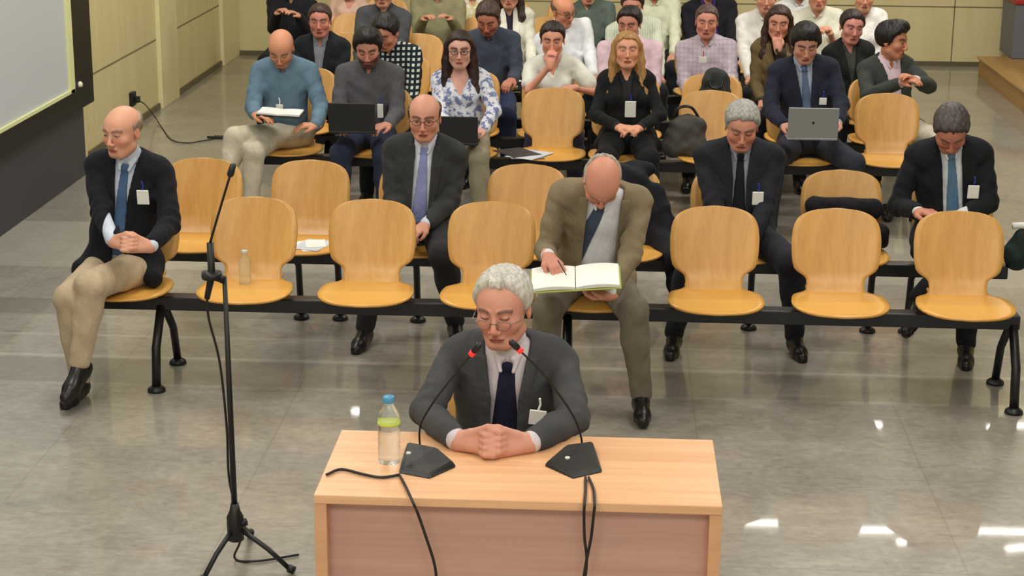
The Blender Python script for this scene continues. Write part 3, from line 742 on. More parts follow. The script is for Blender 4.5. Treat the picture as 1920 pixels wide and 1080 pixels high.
    # --- jacket
    if jk:
        o = .019; F = Field(lo, hi, cg); torso(F, o, .03)
        if not fem: F.ell(tp(0, .0, .60), V(.163*heavy**.5, .112, .20), Rt, .03); F.ell(tp(0, -.005, .28), V(.160*heavy, .118*heavy, .16), Rt, .03)
        for sd in 'lr':
            Sh = Sl if sd == 'l' else Sr; F.ell(Sh+u*.008-xr*(.006 if sd == 'r' else -.006), V(.054, .058, .045), Rt, .02)
            g_ = .86 if fem else 1.; w_ = W[sd]-nrm(W[sd]-El[sd])*d.get('cuff', .028)
            F.cap(Sh-u*.01, El[sd], .050*g_, .051*g_, .012); F.cap(El[sd], w_, .051*g_, .041*g_, .012)
        F.ell(tp(0, -.01, .04), V(.185*heavy, .135, .11), Rt, .04)
        for sg in (-1, 1): F.cap(tp(sg*.12, .0, .03), tp(sg*.165, -.12, -.02), .062, .045, .03)
        wobble(F, .0040, 27, seed); folds(F, .7)
        X, Y, Z = F.full(); q = tcoord(X, Y, Z); t0 = d.get('button', .42)*Lt; wt = d.get('vw', .062); wo = d.get('vopen', 0.)
        xo = q[0]-f32(d.get('vx', 0.))
        w = np.maximum(np.clip((q[2]-f32(t0))/f32(Lt*1.0-t0), -1, 1.1)*f32(wt), f32(wo)); w = np.where(q[2] < t0, f32(wo if wo else -1), w)
        e = np.abs(xo)-w
        frt = q[1] < -.01
        lw = np.interp(q[2], [t0-.02, t0+.02, Lt*.80, Lt*.83, Lt*.84, Lt*1.0], [0, .012, .052, .058, .036, .030]).astype(f32)
        F.D -= f32(.004)*np.clip((f32(.010)-np.abs(e-f32(.0)))/f32(.004), 0, 1)*frt*(q[2] < t0)
        r = np.maximum(e, q[1]+f32(.012)); r = np.maximum(r, -(q[2]-f32(-.06)))
        F.D = np.maximum(F.D, -r)
        F.cap(N+u*.0, nb+u*.06, .058*s, .062*s, .004, '-')
        jm_ = cloth(*jk) if isinstance(jk[0], tuple) else cloth(jk)
        F.mesh('jacket', jm_, root)
        for sg in (-1, 1):     # turned lapels
            F = Field(np.min([N, tp(0, 0, max(.0, t0/Lt-.1))], 0)-.16, np.max([N, tp(0, 0, max(0, t0/Lt-.1))], 0)+.16, fs*1.3)
            torso(F, .024, .03); F2 = F.D.copy(); X, Y, Z = F.full(); q = tcoord(X, Y, Z); xo = (q[0]-f32(d.get('vx', 0.)))*sg
            w = np.maximum(np.clip((q[2]-f32(t0))/f32(Lt*1.0-t0), -1, 1.1)*f32(wt), f32(wo)); e = xo-w
            lw = np.interp(q[2], [t0+.0, t0+.03, Lt*.80, Lt*.815, Lt*.835, Lt*1.05], [0, .014, .056, .060, .036, .034]).astype(f32)
            r = np.maximum(np.maximum(-e-f32(.003), e-lw), q[1]+f32(.01)); r = np.maximum(r, t0-q[2]); r = np.maximum(r, q[2]-f32(Lt*1.02))
            F.D = np.maximum(np.maximum(F.D, -(F2+f32(.016))), r); F.mesh('lapel', jm_, root)
        # shirt collar wings above the jacket
        if d.get('tie') or d.get('wings', 1):
            Fc = Field(N-.12, N+.12, fs)
            for sg in (-1, 1):
                b = N+xr*sg*.052-bk*.030+u*.022; c_ = N+xr*sg*.020-bk*.090-u*.030; m_ = N+xr*sg*.016-bk*.068+u*.004
                Fc.cap(N*.6+nb*.4+bk*.048, b+u*.006, .010, .010, .01); Fc.cap(b, m_, .012, .009, .01); Fc.cap(b*.5+m_*.5, c_, .013, .006, .012)
            Fc.mesh('collar', cloth(*sh) if isinstance(sh[0], tuple) else cloth(sh), root)
    if d.get('tie'):
        F = Field(np.maximum(lo, np.min([N, Hc], 0)-.2), np.minimum(hi, np.max([N, Hc], 0)+.2), fs*1.15)
        torso(F, .003+.006 if jk else .016); F2 = F.D.copy()
        X, Y, Z = F.full(); q = tcoord(X, Y, Z); sl = d.get('tslant', 0.); t_ = q[2]
        w = np.interp(t_, [0, Lt*.2, Lt*.93], [.040, .038, .017]).astype(f32)*f32(d.get('tw', 1.))
        ce = np.interp(t_, [0, Lt*.95], [sl, 0]).astype(f32)
        r = np.maximum(np.abs(q[0]-ce)-w, q[1]+f32(.02)); r = np.maximum(r, t_-f32(Lt*.97)); r = np.maximum(r, f32(Lt*d.get('tlow', .1))-t_)
        F.D = np.maximum(np.maximum(F.D, -(F2+f32(.010))), r)
        F.ell(N-bk*.078-u*.022, V(.020, .014, .020), Rt, .006)
        F.mesh('tie', cloth(*d['tie']) if isinstance(d['tie'][0], tuple) else cloth(d['tie']), root)
    # --- trousers
    tr = d.get('trousers', (30, 32, 38)); ps = [Hc]+[p for sd in 'lr' for p in lg[sd][:3]]
    F = Field(np.min(ps, 0)-.16, np.max(ps, 0)+.16, cg)
    F.ell(tp(0, .01, .03), V(.158*heavy, .118, .11), Rt, .03)
    for sd in 'lr':
        hp, kn, an, tt = lg[sd]; F.cap(hp, kn, .088, .066, .03); dn = nrm(an-kn); e_ = an-dn*.01
        F.cap(kn, e_, .062, .048, .02); F.ell(kn*.7+e_*.3+V(0, .015, 0), V(.060, .060, .11), None, .03); F.ell(kn+V(0, -.004, .004), V(.060, .060, .060), None, .02)
    wobble(F, .0035, 31, seed+3, .5)
    X, Y, Z = F.full()
    for sd in 'lr':    # crease along the shin
        pass
    F.mesh('trousers', cloth(*tr) if isinstance(tr[0], tuple) else cloth(tr), root)
    # --- shoes
    for sd in 'lr':
        if sd in d.get('noshoe', ''): continue
        hp, kn, an, tt = lg[sd]; fd = nrm(tt); upv = nrm(V(0, 0, 1)-fd*fd[2]); heel = an-fd*.035-upv*.045; 
        F = Field(np.minimum(heel, an+fd*.2)-.08, np.maximum(heel, an+fd*.2)+.08, fs*1.3)
        ball = an+fd*.115-upv*.052; toe = an+fd*.165-upv*.056
        F.cap(an-upv*.0, an-upv*.03, .036, .040, .01); F.cap(an-fd*.02-upv*.045, ball, .033, .036, .02); F.cap(ball, toe, .036, .027, .015); F.cap(an+fd*.03-upv*.015, ball+upv*.01, .032, .026, .02)
        X, Y, Z = F.full(); hgt = ((X-f32(an[0]))*f32(upv[0])+(Y-f32(an[1]))*f32(upv[1])+(Z-f32(an[2]))*f32(upv[2]))
        F.D = np.maximum(F.D, -(hgt+f32(.080)))
        F.D -= f32(.0035)*np.clip((-.066-hgt)/.002, 0, 1)
        F.mesh('shoe', LEATHER, root)
    # --- glasses
    if d.get('glasses'):
        T = lambda x, y, z: H+(R[0]*x*1.06+R[1]*y+R[2]*z)*s
        bm = bmesh.new()
        gz = d.get('gz', .006)
        for sg in (-1, 1):
            ring = [T(sg*.031+.0215*math.cos(a), -.104+abs(.0215*math.cos(a)+sg*.031)*.12, gz+.0150*math.sin(a)) for a in np.linspace(0, 2*math.pi, 17)]
            tube_bm(bm, ring, .0016 if det else .0022, 6, False)
            tube_bm(bm, [T(sg*.052, -.098, gz+.004), T(sg*.074, -.07, gz+.006), T(sg*.080, .01, .008)], .0016 if det else .002, 6)
        tube_bm(bm, [T(-.010, -.104, gz+.003), T(0, -.107, gz+.006), T(.010, -.104, gz+.003)], .0016, 6)
        bmesh.ops.recalc_face_normals(bm, faces=bm.faces); from_bm('glasses', bm, d.get('gmat', GLASSM), root, True)
    # --- badge
    if d.get('badge'):
        B = L_(*d['badge'][:3]) if abs(d['badge'][0]) > 5 else V(*d['badge'][:3]); bw, bh = d.get('bsize', (.027, .034))
        q = (B-Hc)@Rt.T; up_ = nrm(V(0, -.15, 1)); rt_ = V(math.cos(d.get('brot', 0)), 0, math.sin(d.get('brot', 0))); up_ = nrm(up_-rt_*(up_@rt_)); fr_ = np.cross(rt_, up_)*-1; M = Matrix(((*rt_, ), (*(-fr_), ), (*up_, ))).transposed()
        bm = bmesh.new(); bbox(bm, -bw, bw, -.003, .003, -bh, bh, .002, 1)
        o_ = from_bm('badge', bm, PAPER, root); o_.matrix_local = Matrix.Translation(Vector(B)) @ M.to_4x4()
        bm = bmesh.new(); bbox(bm, -bw*.7, bw*.7, -.0042, -.0026, -bh*.55, -bh*.1); bbox(bm, -bw*.7, bw*.1, -.0042, -.0026, bh*.25, bh*.6); from_bm('printed_card', bm, PAPER2, o_)
        bm = bmesh.new(); tube_bm(bm, [(0, -.002, bh), (.004, -.003, bh+.02), (0, 0, bh+.042)], .004, 6); from_bm('clip', bm, d.get('clip', BLUEC), o_)
    d['_'] = dict(org=org, H=H, N=N, W=W, El=El, root=root, L_=L_, tp=tp, Sl=Sl, Sr=Sr)
    return root

def clasp(F, W, s):
    """two hands folded into each other, the fingers interlaced"""
    C = (W['l']+W['r'])/2+V(0, -.052, .012)*s
    a = nrm(V(0, -.50, -.86))
    for sd, sg in (('l', -1), ('r', 1)):
        w = W[sd]; o = .0045*sg
        for i in range(4):
            K = C+V(sg*.024, .008, 0)*s+a*((i-1.5)*.0195+o)*s
            F.chain([w+a*(i-1.5)*.008*s, K], [.0195*s, .0128*s], .014)
            p1 = K+V(-sg*.020, -.024, .004)*s; p2 = p1+V(-sg*.024, -.004, .002)*s; p3 = p2+V(-sg*.014, .018, .000)*s
            F.chain([K, p1, p2, p3], [.0122*s, .0108*s, .0096*s, .0084*s], .003)
        t0 = w*.62+C*.38+V(0, .006, .022)*s; t1 = C+V(sg*.016, .014, .044)*s; t2 = t1+V(-sg*.026, -.012+.006*sg, .002+.004*sg)*s
        F.chain([w, t0, t1, t2], [.022*s, .0165*s, .0128*s, .0100*s], .006)
# ------------------------------------------------------------------ the cast
SUIT = dict(trousers=(34, 35, 40))
P = {}
def lapt(p): return p
P['witness'] = dict(label='grey-haired man in a dark grey suit speaking at the desk, hands clasped', X=-.325, Y=5.66, hip=.50, head=(943, 580, -.20), rot=(.16, -.24, -.04), det=2,
    neck=(.015, .075, -.150), s=1.06, hair=('rec', (200, 196, 188)), hth=.012, hline=.108, hcurl=.0008, brow=(84, 70, 66), skin=(206, 150, 128), lips=(165, 95, 88), eyes='down', glasses=True, gz=-.008, gmat=plain('wire_frame', (150, 140, 130), .3, .8),
    jacket=(70, 71, 73), shirt=(210, 202, 206), tie=(30, 30, 52), tw=1.45, button=.10, vw=.066, vopen=.046, vx=-.004, clip=PAPER, trousers=(60, 60, 64), wide=1.03, heavy=1.06,
    hl=(858, 826, -.545), hr=(993, 830, -.545), el=(-1, -.1, -.6), er=(1, -.1, -.6), handfn=clasp, badge=(1008, 783, -.27), bsize=(.027, .026), brot=-.1,
    kl=(-.14, -.36, .47), kr=(.14, -.36, .47))
P['bald_left'] = dict(label='bald man in a black jacket and beige trousers, hands clasped, at the far left', row=1, px=222, head=(229, 248, -.05), rot=(.12, -.38, 0), det=1,
    skin=(214, 160, 132), brow=(120, 90, 80), hair=('ring', (150, 130, 115)), hth=.004, jacket=(20, 22, 28), shirt=(198, 208, 224), tie=(72, 98, 134), button=.12, vw=.05, vopen=.03, tlow=.15,
    hl=(212, 452, -.34), hr=(282, 462, -.34), el=(-.5, .4, -1), er=(.6, .4, -1), handfn=clasp, trousers=(186, 168, 140), badge=(268, 370, -.15), kr=(-.03, -.43, .55), ar=(-.09, -.46, .20), tr=(-.3, -1, -.5), kl=(-.14, -.40, .48), al=(-.13, -.34, .085))
P['writer'] = dict(label='balding man in a tan jacket bent over a notebook, writing', row=1, px=1112, head=(1128, 342, -.33), rot=(1.12, .05, .08), det=2, neck=(0, .11, -.065),
    skin=(208, 146, 122), hair=('ring', (170, 160, 148)), hth=.006, brow=(110, 95, 85), eyes='down', jacket=(128, 116, 92), shirt=(220, 222, 226), tie=(66, 76, 96), tslant=-.17, tw=1.4, button=.02, vw=.075, vopen=.075, tlow=-.02, wide=1.14, heavy=1.1,
    hl=(1028, 480, -.47), hr=(1142, 553, -.50), el=(-.25, .5, -1), er=(.45, .4, -1), dl=(.5, -.72, -.42), nl=(.3, -.2, -1), dr=(-1, -.12, .0), nr=(0, -.2, 1), sr=1, curl=(.55, .6, .4), trousers=(112, 104, 90), vx=.015,
    kl=(-.18, -.42, .49), al=(-.20, -.30, .085), kr=(.19, -.44, .49), ar=(.235, -.40, .095), tr=(.05, -1, -.03))
P['glasses_row2'] = dict(label='balding man with glasses in a dark suit and pale blue tie, second row', row=2, px=788, head=(796, 222, -.06), rot=(.12, .0, 0), det=1,
    skin=(206, 150, 126), hair=('ring', (60, 48, 42)), hth=.008, brow=(60, 46, 40), glasses=True, jacket=(52, 54, 56), shirt=(206, 212, 226), tie=(128, 138, 180), button=.05, vw=.05, vopen=.045, hl=(-.06, -.26, .60), hr=(.05, -.26, .60), trousers=(44, 44, 48),
    kl=(-.19, -.40, .485), al=(-.245, -.32, .085), kr=(.15, -.40, .485), ar=(.19, -.18, .085), shroll=.03, wide=1.06)
P['grey_row2'] = dict(label='grey-haired man in a dark suit and black tie leaning forward, second row', row=2, px=1385, head=(1391, 238, -.13), rot=(.38, -.02, .04), det=1,
    skin=(200, 142, 120), hair=('short', (160, 160, 154)), hth=.011, brow=(90, 80, 76), eyes='down', jacket=(34, 37, 44), shirt=(142, 146, 158), tie=(26, 28, 36), button=.05, vw=.05, vopen=.036, hl=(-.05, -.33, .56), hr=(.05, -.33, .56), trousers=(36, 37, 44), badge=(1421, 372, -.20),
    kl=(-.24, -.40, .485), al=(-.30, -.30, .085), kr=(.24, -.40, .485), ar=(.29, -.28, .085), wide=1.1, heavy=1.06)
P['right_row2'] = dict(label='man in a black suit and bright blue tie looking down, at the far right', row=2, px=1790, head=(1783, 244, -.17), rot=(.82, -.06, -.04), det=1, neck=(.015, .10, -.10),
    skin=(196, 134, 110), hair=('short', (74, 68, 66)), hth=.011, eyes='down', jacket=(24, 27, 31), shirt=(214, 220, 224), tie=(88, 122, 152), button=.05, vw=.055, vopen=.05, hl=(1722, 398, -.30), hr=(1800, 405, -.28), dl=(.5, -.8, .2), dr=(-1, -.3, 0), badge=(1825, 360, -.20), el=(-.35, .2, -1), er=(.7, .3, -.8),
    trousers=(26, 27, 32), wide=1.04, kr=(-.02, -.43, .55), ar=(-.21, -.44, .33), tr=(-.5, -.75, -.6), kl=(.02, -.38, .485), al=(.055, -.34, .085))
P['blue_shirt'] = dict(label='bald man in a blue shirt with pale trousers, legs crossed, reading', row=3, px=540, head=(527, 92, -.15), rot=(.62, .0, .03), skin=(208, 148, 112), brow=(100, 80, 70), eyes='down', hair=('bald', (60, 50, 45)), badge=(524, 200, -.22), bsize=(.022, .014), clip=PAPER, beard=((120, 85, 65), .45),
    shirt=(98, 124, 142), hl=(478, 214, -.38), hr=(592, 236, -.34), dl=(.9, -.5, 0), dr=(-.9, -.4, .1), el=(-.3, .3, -1), er=(.45, .3, -1), trousers=(196, 188, 166), kr=(-.25, -.40, .575), ar=(-.32, -.50, .25), tr=(-.4, -.9, -.5), kl=(-.13, -.44, .49), al=(-.17, -.44, .085))
P['grey_sweater'] = dict(label='bearded man with black hair in a dark grey shirt using a black laptop', row=3, px=695, head=(690, 92, -.10), rot=(.35, .05, -.03), skin=(196, 140, 118), hair=('quiff', (28, 24, 24)), hth=.022, hline=.080, beard=((38, 28, 26), .92), eyes='down', shirt=(84, 84, 88), sweater=True,
    hl=(632, 232, -.34), hr=(728, 234, -.34), dl=(.5, -.9, 0), dr=(-.6, -.8, 0), trousers=(46, 52, 74), badge=(713, 208, -.23), bsize=(.018, .045))
P['woman_laptop'] = dict(label='woman with long dark hair and glasses in a white patterned blouse', row=3, px=868, fem=1, head=(862, 95, -.05), rot=(.05, .05, 0), skin=(214, 164, 146), hair=('long', (48, 28, 26)), hlen=.36, hw=(.9, 1.3), glasses=True, lips=(180, 80, 76), shirt=((212, 214, 222), .85, 'blotch', (112, 122, 160)), vneck=.14,
    hl=(838, 236, -.36), hr=(905, 245, -.34), dl=(.5, -.9, 0), dr=(-.6, -.8, 0), er=(1, .3, -.5), trousers=(150, 142, 120))
P['blonde'] = dict(label='blonde woman in a black blazer with a white badge, third row', row=3, px=1175, fem=1, head=(1176, 96, -.03), rot=(-.10, .03, 0), skin=(218, 158, 126), hair=('long', (170, 128, 78)), hlen=.38, hw=(.9, 1.35), lips=(186, 92, 84), brow=(110, 80, 56), shirt=(40, 38, 40), jacket=(22, 24, 26), button=.3, vw=.05, wings=0,
    hl=(1158, 238, -.30), hr=(1200, 240, -.30), dl=(.9, -.4, 0), dr=(-.9, -.4, 0), el=(-1, .3, -.6), er=(1, .3, -.6), trousers=(20, 21, 24), badge=(1182, 205, -.15), bsize=(.034, .052))
P['navy_laptop'] = dict(label='young man in a navy suit working on a silver laptop, third row', row=3, px=1512, head=(1510, 84, -.10), rot=(.34, .02, .0), skin=(204, 150, 128), hair=('quiff', (30, 28, 28)), hth=.024, hline=.070, eyes='down', jacket=(36, 40, 54), shirt=(168, 176, 196), tie=(92, 112, 142), button=.15, vw=.055, vopen=.03,
    hl=(1472, 236, -.34), hr=(1570, 232, -.34), dl=(.5, -.8, 0), dr=(-.5, -.8, 0), el=(-.6, .3, -1), er=(.6, .3, -1), trousers=(50, 52, 62), wide=1.1, badge=(1543, 190, -.26), bsize=(.022, .022), kl=(-.24, -.42, .49), kr=(.24, -.42, .49))
P['profile'] = dict(label='dark-haired man in a grey-green blazer turned to look to the right', row=4, px=1668, py=200, head=(1674, 78, -.04), rot=(.12, 1.0, .05), tyaw=.35, skin=(196, 136, 104), hair=('quiff', (26, 24, 24)), hth=.023, hline=.080, brow=(26, 22, 22), jacket=(58, 64, 60), shirt=(222, 200, 208), button=.15, vw=.07, vopen=.045,
    hl=(1690, 155, -.32), hr=(1715, 150, -.30), dl=(.7, -.5, .3), dr=(-.6, -.5, .4), er=(1, .1, -.7), el=(-1, 0, -.7), trousers=(204, 198, 182), kr=(.27, -.38, .50), ar=(.25, -.40, .085), kl=(-.02, -.42, .49))
P['dark_suit4'] = dict(label='man in a dark suit and grey open shirt behind the reader in blue', row=5, px=605, head=(600, 40, -.03), rot=(.08, .05, 0), skin=(196, 132, 112), hair=('short', (62, 44, 38)), hth=.008, jacket=(26, 30, 33), shirt=(132, 138, 146), button=.1, vw=.05, vopen=.025)
P['check4'] = dict(label='dark-haired person in a black and white checked top behind the bearded man', row=4, px=740, head=(724, 62, -.08), rot=(.5, -.4, 0), skin=(200, 140, 116), hair=('short', (26, 22, 22)), hth=.014, shirt=((26, 36, 40), .85, 'check', (196, 204, 200)), sweater=True)
P['navy_shirt4'] = dict(label='brown-haired man in a slate blue shirt looking down, behind the laptop woman', row=5, px=922, head=(915, 36, -.10), rot=(.5, -.1, 0), skin=(186, 124, 100), hair=('short', (66, 48, 40)), hth=.012, beard=((90, 60, 48), .6), eyes='down', shirt=(62, 70, 84), hl=(905, 150, -.32), hr=(960, 150, -.34), trousers=(48, 58, 92))
P['hand_mouth'] = dict(label='woman in a white blouse resting her chin on her hand', row=4, px=1042, fem=1, head=(1036, 76, -.14), rot=(.12, .0, 0), skin=(216, 154, 128), hair=('bun', (46, 34, 32)), hth=.010, shirt=(222, 224, 214), vneck=.08, short=True, hl=(1032, 122, -.30), hr=(1075, 165, -.34), dl=(.1, .25, 1), nl=(.2, 1, 0), sl=-1, el=(-.6, -.4, -1), er=(1, 0, -.8), curl=(.8, .7, .4), dr=(-1, -.2, 0), trousers=(70, 70, 90))
P['pink4'] = dict(label='dark-haired man in a pale pink shirt behind the blonde woman', row=5, px=1178, head=(1180, 46, -.04), rot=(.15, -.25, 0), skin=(190, 134, 110), hair=('short', (36, 28, 28)), hth=.013, shirt=(216, 190, 200), heavy=1.1, wide=1.1)
P['plaid4'] = dict(label='man in a pale checked shirt with a small red and white badge', row=5, px=1325, head=(1325, 42, -.03), rot=(.06, -.05, .02), skin=(204, 142, 120), hair=('short', (84, 66, 60)), hth=.006, shirt=((184, 174, 182), .85, 'plaid', (160, 146, 166)), badge=(1318, 112, -.17), bsize=(.026, .022), clip=plain('red_clip', (190, 60, 60), .4), heavy=1.05)
P['brown4'] = dict(label='long-haired woman in an olive brown jacket, hand at her chin', row=5, px=1452, fem=1, head=(1460, 44, -.06), rot=(.1, -.1, .05), skin=(204, 146, 122), hair=('long', (58, 38, 32)), hlen=.28, shirt=(60, 50, 40), jacket=(104, 90, 58), button=.3, vw=.05, wings=0, hr=(1458, 92, -.20), dr=(-.1, .25, 1), nr=(.1, 1, 0), sr=1, curl=(.8, .7, .4), er=(1, -.3, -1))
P['black4'] = dict(label='woman in a black jacket seated left of the man in the grey-green blazer', row=5, px=1590, fem=1, head=(1597, 52, -.05), rot=(.1, .15, .1), skin=(206, 142, 128), hair=('bun', (44, 34, 32)), hth=.011, shirt=(70, 74, 66), jacket=(28, 30, 30), button=.35, vw=.045, wings=0)
P['bald5'] = dict(label='bald man with dark glasses and white shirt looking to the right', row=6, px=1078, head=(1056, 22, -.10), rot=(.25, .75, -.1), tyaw=.3, skin=(206, 142, 106), hair=('ring', (110, 80, 66)), hth=.005, glasses=True, shirt=(220, 224, 228), heavy=1.15, wide=1.15)
P['lanyard5'] = dict(label='person in an open white jacket over a dark top, at the top edge', row=6, px=965, head=(955, -12, -.04), hair=('long', (52, 40, 36)), fem=1, hlen=.2, shirt=(46, 40, 60), jacket=(218, 216, 200), button=.02, vw=.03, vopen=.022, wings=0, vneck=.04)
P['aa5'] = dict(label='dark-haired person in a pale striped shirt behind the pink shirt', row=6, px=1198, head=(1186, 12, -.06), rot=(.25, -.1, 0), skin=(198, 140, 120), hair=('short', (60, 38, 34)), hth=.016, shirt=((196, 206, 182), .85, 'stripe', (224, 226, 214)))
P['white5'] = dict(label='person in a white shirt behind the woman in olive brown', row=6, px=1425, head=(1436, -4, -.05), hair=('short', (70, 50, 44)), shirt=(222, 220, 214))
P['cream5'] = dict(label='person in a cream top with folded bare forearms, above the young man in navy', row=6, px=1528, head=(1534, -10, -.05), hair=('short', (60, 46, 40)), shirt=(214, 214, 196), short=True, hl=(1530, 60, -.28), hr=(1556, 62, -.28))
P['white_end5'] = dict(label='person in a white blouse behind the woman in the black jacket', row=6, px=1628, head=(1620, -6, -.03), fem=1, hair=('short', (60, 46, 40)), shirt=(226, 222, 218), vneck=.06)
P['black6'] = dict(label='person in black clothes in the top left corner of the seats', row=7, px=548, head=(545, -32, -.03), hair=('short', (50, 38, 34)), shirt=(26, 26, 30), sweater=True, trousers=(24, 24, 28), hl=(520, 25, -.28), hr=(560, 30, -.28))
P['peach6'] = dict(label='person in a pale peach top with a white sheet of paper', row=8, px=655, fem=1, head=(655, -26, -.03), hair=('short', (90, 60, 44)), shirt=(222, 186, 168), vneck=.08, trousers=(196, 178, 110))
P['grey6'] = dict(label='person in a dark grey top above the checked top', row=6, px=715, head=(718, -14, -.03), hair=('short', (40, 32, 30)), shirt=(70, 72, 76), sweater=True)
P['khaki6'] = dict(label='person in a khaki green sweater behind an empty beech backrest', row=7, px=820, head=(820, -32, -.03), hair=('short', (52, 40, 34)), shirt=(136, 132, 100), sweater=True, hl=(795, 35, -.28), hr=(845, 35, -.28), wide=1.1, heavy=1.1)
P['green6'] = dict(label='person in a dark green-grey sweater behind the bald man in white', row=7, px=1108, head=(1102, -18, -.05), rot=(.2, .2, 0), hair=('short', (60, 44, 38)), shirt=(88, 100, 92), sweater=True, wide=1.1)
P['pale6'] = dict(label='person in a pale green shirt beside the striped shirt', row=7, px=1226, head=(1228, -28, -.05), hair=('short', (60, 44, 38)), shirt=(206, 210, 184))
P['navy6'] = dict(label='person in a black blazer over a violet shirt, hands at the collar', row=7, px=1330, head=(1330, -26, -.05), hair=('short', (60, 34, 32)), shirt=(62, 48, 100), jacket=(26, 26, 34), button=.1, vw=.06, vopen=.06, wide=1.15, wings=0)
P['grey7'] = dict(label='person in a light grey shirt in the last row, beside the cream top', row=7, px=1500, head=(1500, -28, -.05), hair=('short', (60, 44, 38)), shirt=(206, 208, 206))
P['yellow8'] = dict(label='person in a pale yellow patterned blouse behind the man in slate blue', row=8, px=888, fem=1, head=(886, -28, -.03), hair=('short', (70, 50, 40)), shirt=((214, 206, 150), .85, 'blotch', (232, 230, 220)), vneck=.06)
import time
_t = time.time()
for nm_, d_ in P.items():
    person(d_)
print('people', round(time.time()-_t, 1))
# ------------------------------------------------------------------ things on and around the seats
def frame_at(o, c, rt, up):
    """places object o with local x = rt, local z = up (approx), at c"""
    rt = Vector(rt).normalized(); up = Vector(up); up = (up-rt*up.dot(rt)).normalized(); bk = up.cross(rt)
    o.matrix_world = Matrix.Translation(Vector(c)) @ Matrix((rt, bk, up)).transposed().to_4x4(); return o
# open notebook of the writer
c = at(1079, 523, Y=7.43)
nb = empty('notebook', tuple(c), 'open notebook with white pages held on the knees of the man in tan', 'notebook')
bm = bmesh.new()
def sheetblock(bm, x0, x1, d, z, th, arch):
    n = 10; top = []; bot = []
    for i in range(n+1):
        x = x0+(x1-x0)*i/n; a = arch*math.sin(math.pi*min(1, abs(x)/.19))**.8
        top.append([bm.verts.new((x, y, z+th+a)) for y in (-d/2, d/2)]); bot.append([bm.verts.new((x, y, z+a*.4)) for y in (-d/2, d/2)])
    for i in range(n):
        bm.faces.new((top[i][0], top[i+1][0], top[i+1][1], top[i][1])); bm.faces.new((bot[i][1], bot[i+1][1], bot[i+1][0], bot[i][0]))
        for j in (0, 1): bm.faces.new((bot[i][j], bot[i+1][j], top[i+1][j], top[i][j]))
    bm.faces.new((bot[0][0], top[0][0], top[0][1], bot[0][1])); bm.faces.new((bot[-1][0], bot[-1][1], top[-1][1], top[-1][0]))
    bmesh.ops.recalc_face_normals(bm, faces=bm.faces)
sheetblock(bm, -.185, -.002, .20, 0, .010, .010); from_bm('page_block', bm, PAPER, nb)
bm = bmesh.new(); sheetblock(bm, .002, .185, .20, 0, .010, .010); from_bm('page_block', bm, PAPER, nb)
bm = bmesh.new(); bbox(bm, -.192, .192, -.105, .105, -.006, 0, .002); from_bm('cover', bm, plain('lime_cover', (176, 184, 96), .6), nb)
frame_at(nb, c, (1, .02, .075), (0, -.20, .97))
pn = tube('pen', [at(1046, 488, Y=7.40), at(1062, 516, Y=7.385)], [.0035, .002], plain('pen_dark', (40, 44, 70), .4), seg=8); tag(pn, 'slim dark pen in the writing hand of the man in tan', 'pen')
# reader's notebook, row three
c = at(526, 212, Y=10.97)
rb = empty('notebook', tuple(c), 'thin open notebook with a dark cover on the lap of the man in blue', 'notebook')
bm = bmesh.new(); sheetblock(bm, -.13, .13, .18, 0, .008, .006); from_bm('page_block', bm, PAPER, rb)
bm = bmesh.new(); bbox(bm, -.135, .135, -.095, .095, -.008, 0, .002); from_bm('cover', bm, BLK, rb)
frame_at(rb, c, (1, .0, -.05), (0, -.02, 1))

def laptop(px, py, Y, w, h, dp, mat, label, tilt=.25, spot=None, roll=0.):
    c = at(px, py, Y=Y)
    t = empty('laptop', (c.x, c.y, c.z), label, 'laptop')
    bm = bmesh.new(); bbox(bm, -w/2, w/2, -.005, .005, -h, 0, .004)
    for v in bm.verts: v.co.z += h
    lid = from_bm('lid', bm, mat, t); lid.rotation_euler = (tilt, 0, 0)
    bm = bmesh.new(); bbox(bm, -w/2+.01, w/2-.01, .0052, .0062, .012, h-.01); from_bm('screen', bm, plain('screen_glow', (120, 130, 140), .3), lid)
    if spot is not None:
        g = bmesh.new(); bmesh.ops.create_circle(g, cap_ends=True, segments=16, radius=.010); 
        for v in g.verts: v.co = Vector((v.co.x*.85, -.0058, h*.5+v.co.y))
        bmesh.ops.recalc_face_normals(g, faces=g.faces); from_bm('emblem', g, spot, lid)
    bm = bmesh.new(); bbox(bm, -w/2, w/2, 0, dp, -.016, -.002, .004); from_bm('keyboard_base', bm, mat, t)
    bm = bmesh.new(); bbox(bm, -w/2+.02, w/2-.02, .03, dp*.62, -.002, .0005); from_bm('keys', bm, BLK, t)
    t.rotation_euler = (0, roll, 0); return t
LBLK = plain('laptop_black', (24, 25, 28), .5); LSIL = plain('laptop_silver', (150, 154, 152), .35, .35)
laptop(660, 246, 10.80, .285, .175, .21, LBLK, 'open black laptop on the knees of the bearded man', .08)
laptop(860, 268, 10.80, .235, .165, .20, LBLK, 'open black laptop on the knees of the woman with glasses', .1)
laptop(1523, 258, 10.80, .300, .185, .21, LSIL, 'open silver laptop on the knees of the young man in navy', .12, plain('dark_emblem', (40, 42, 44), .4))

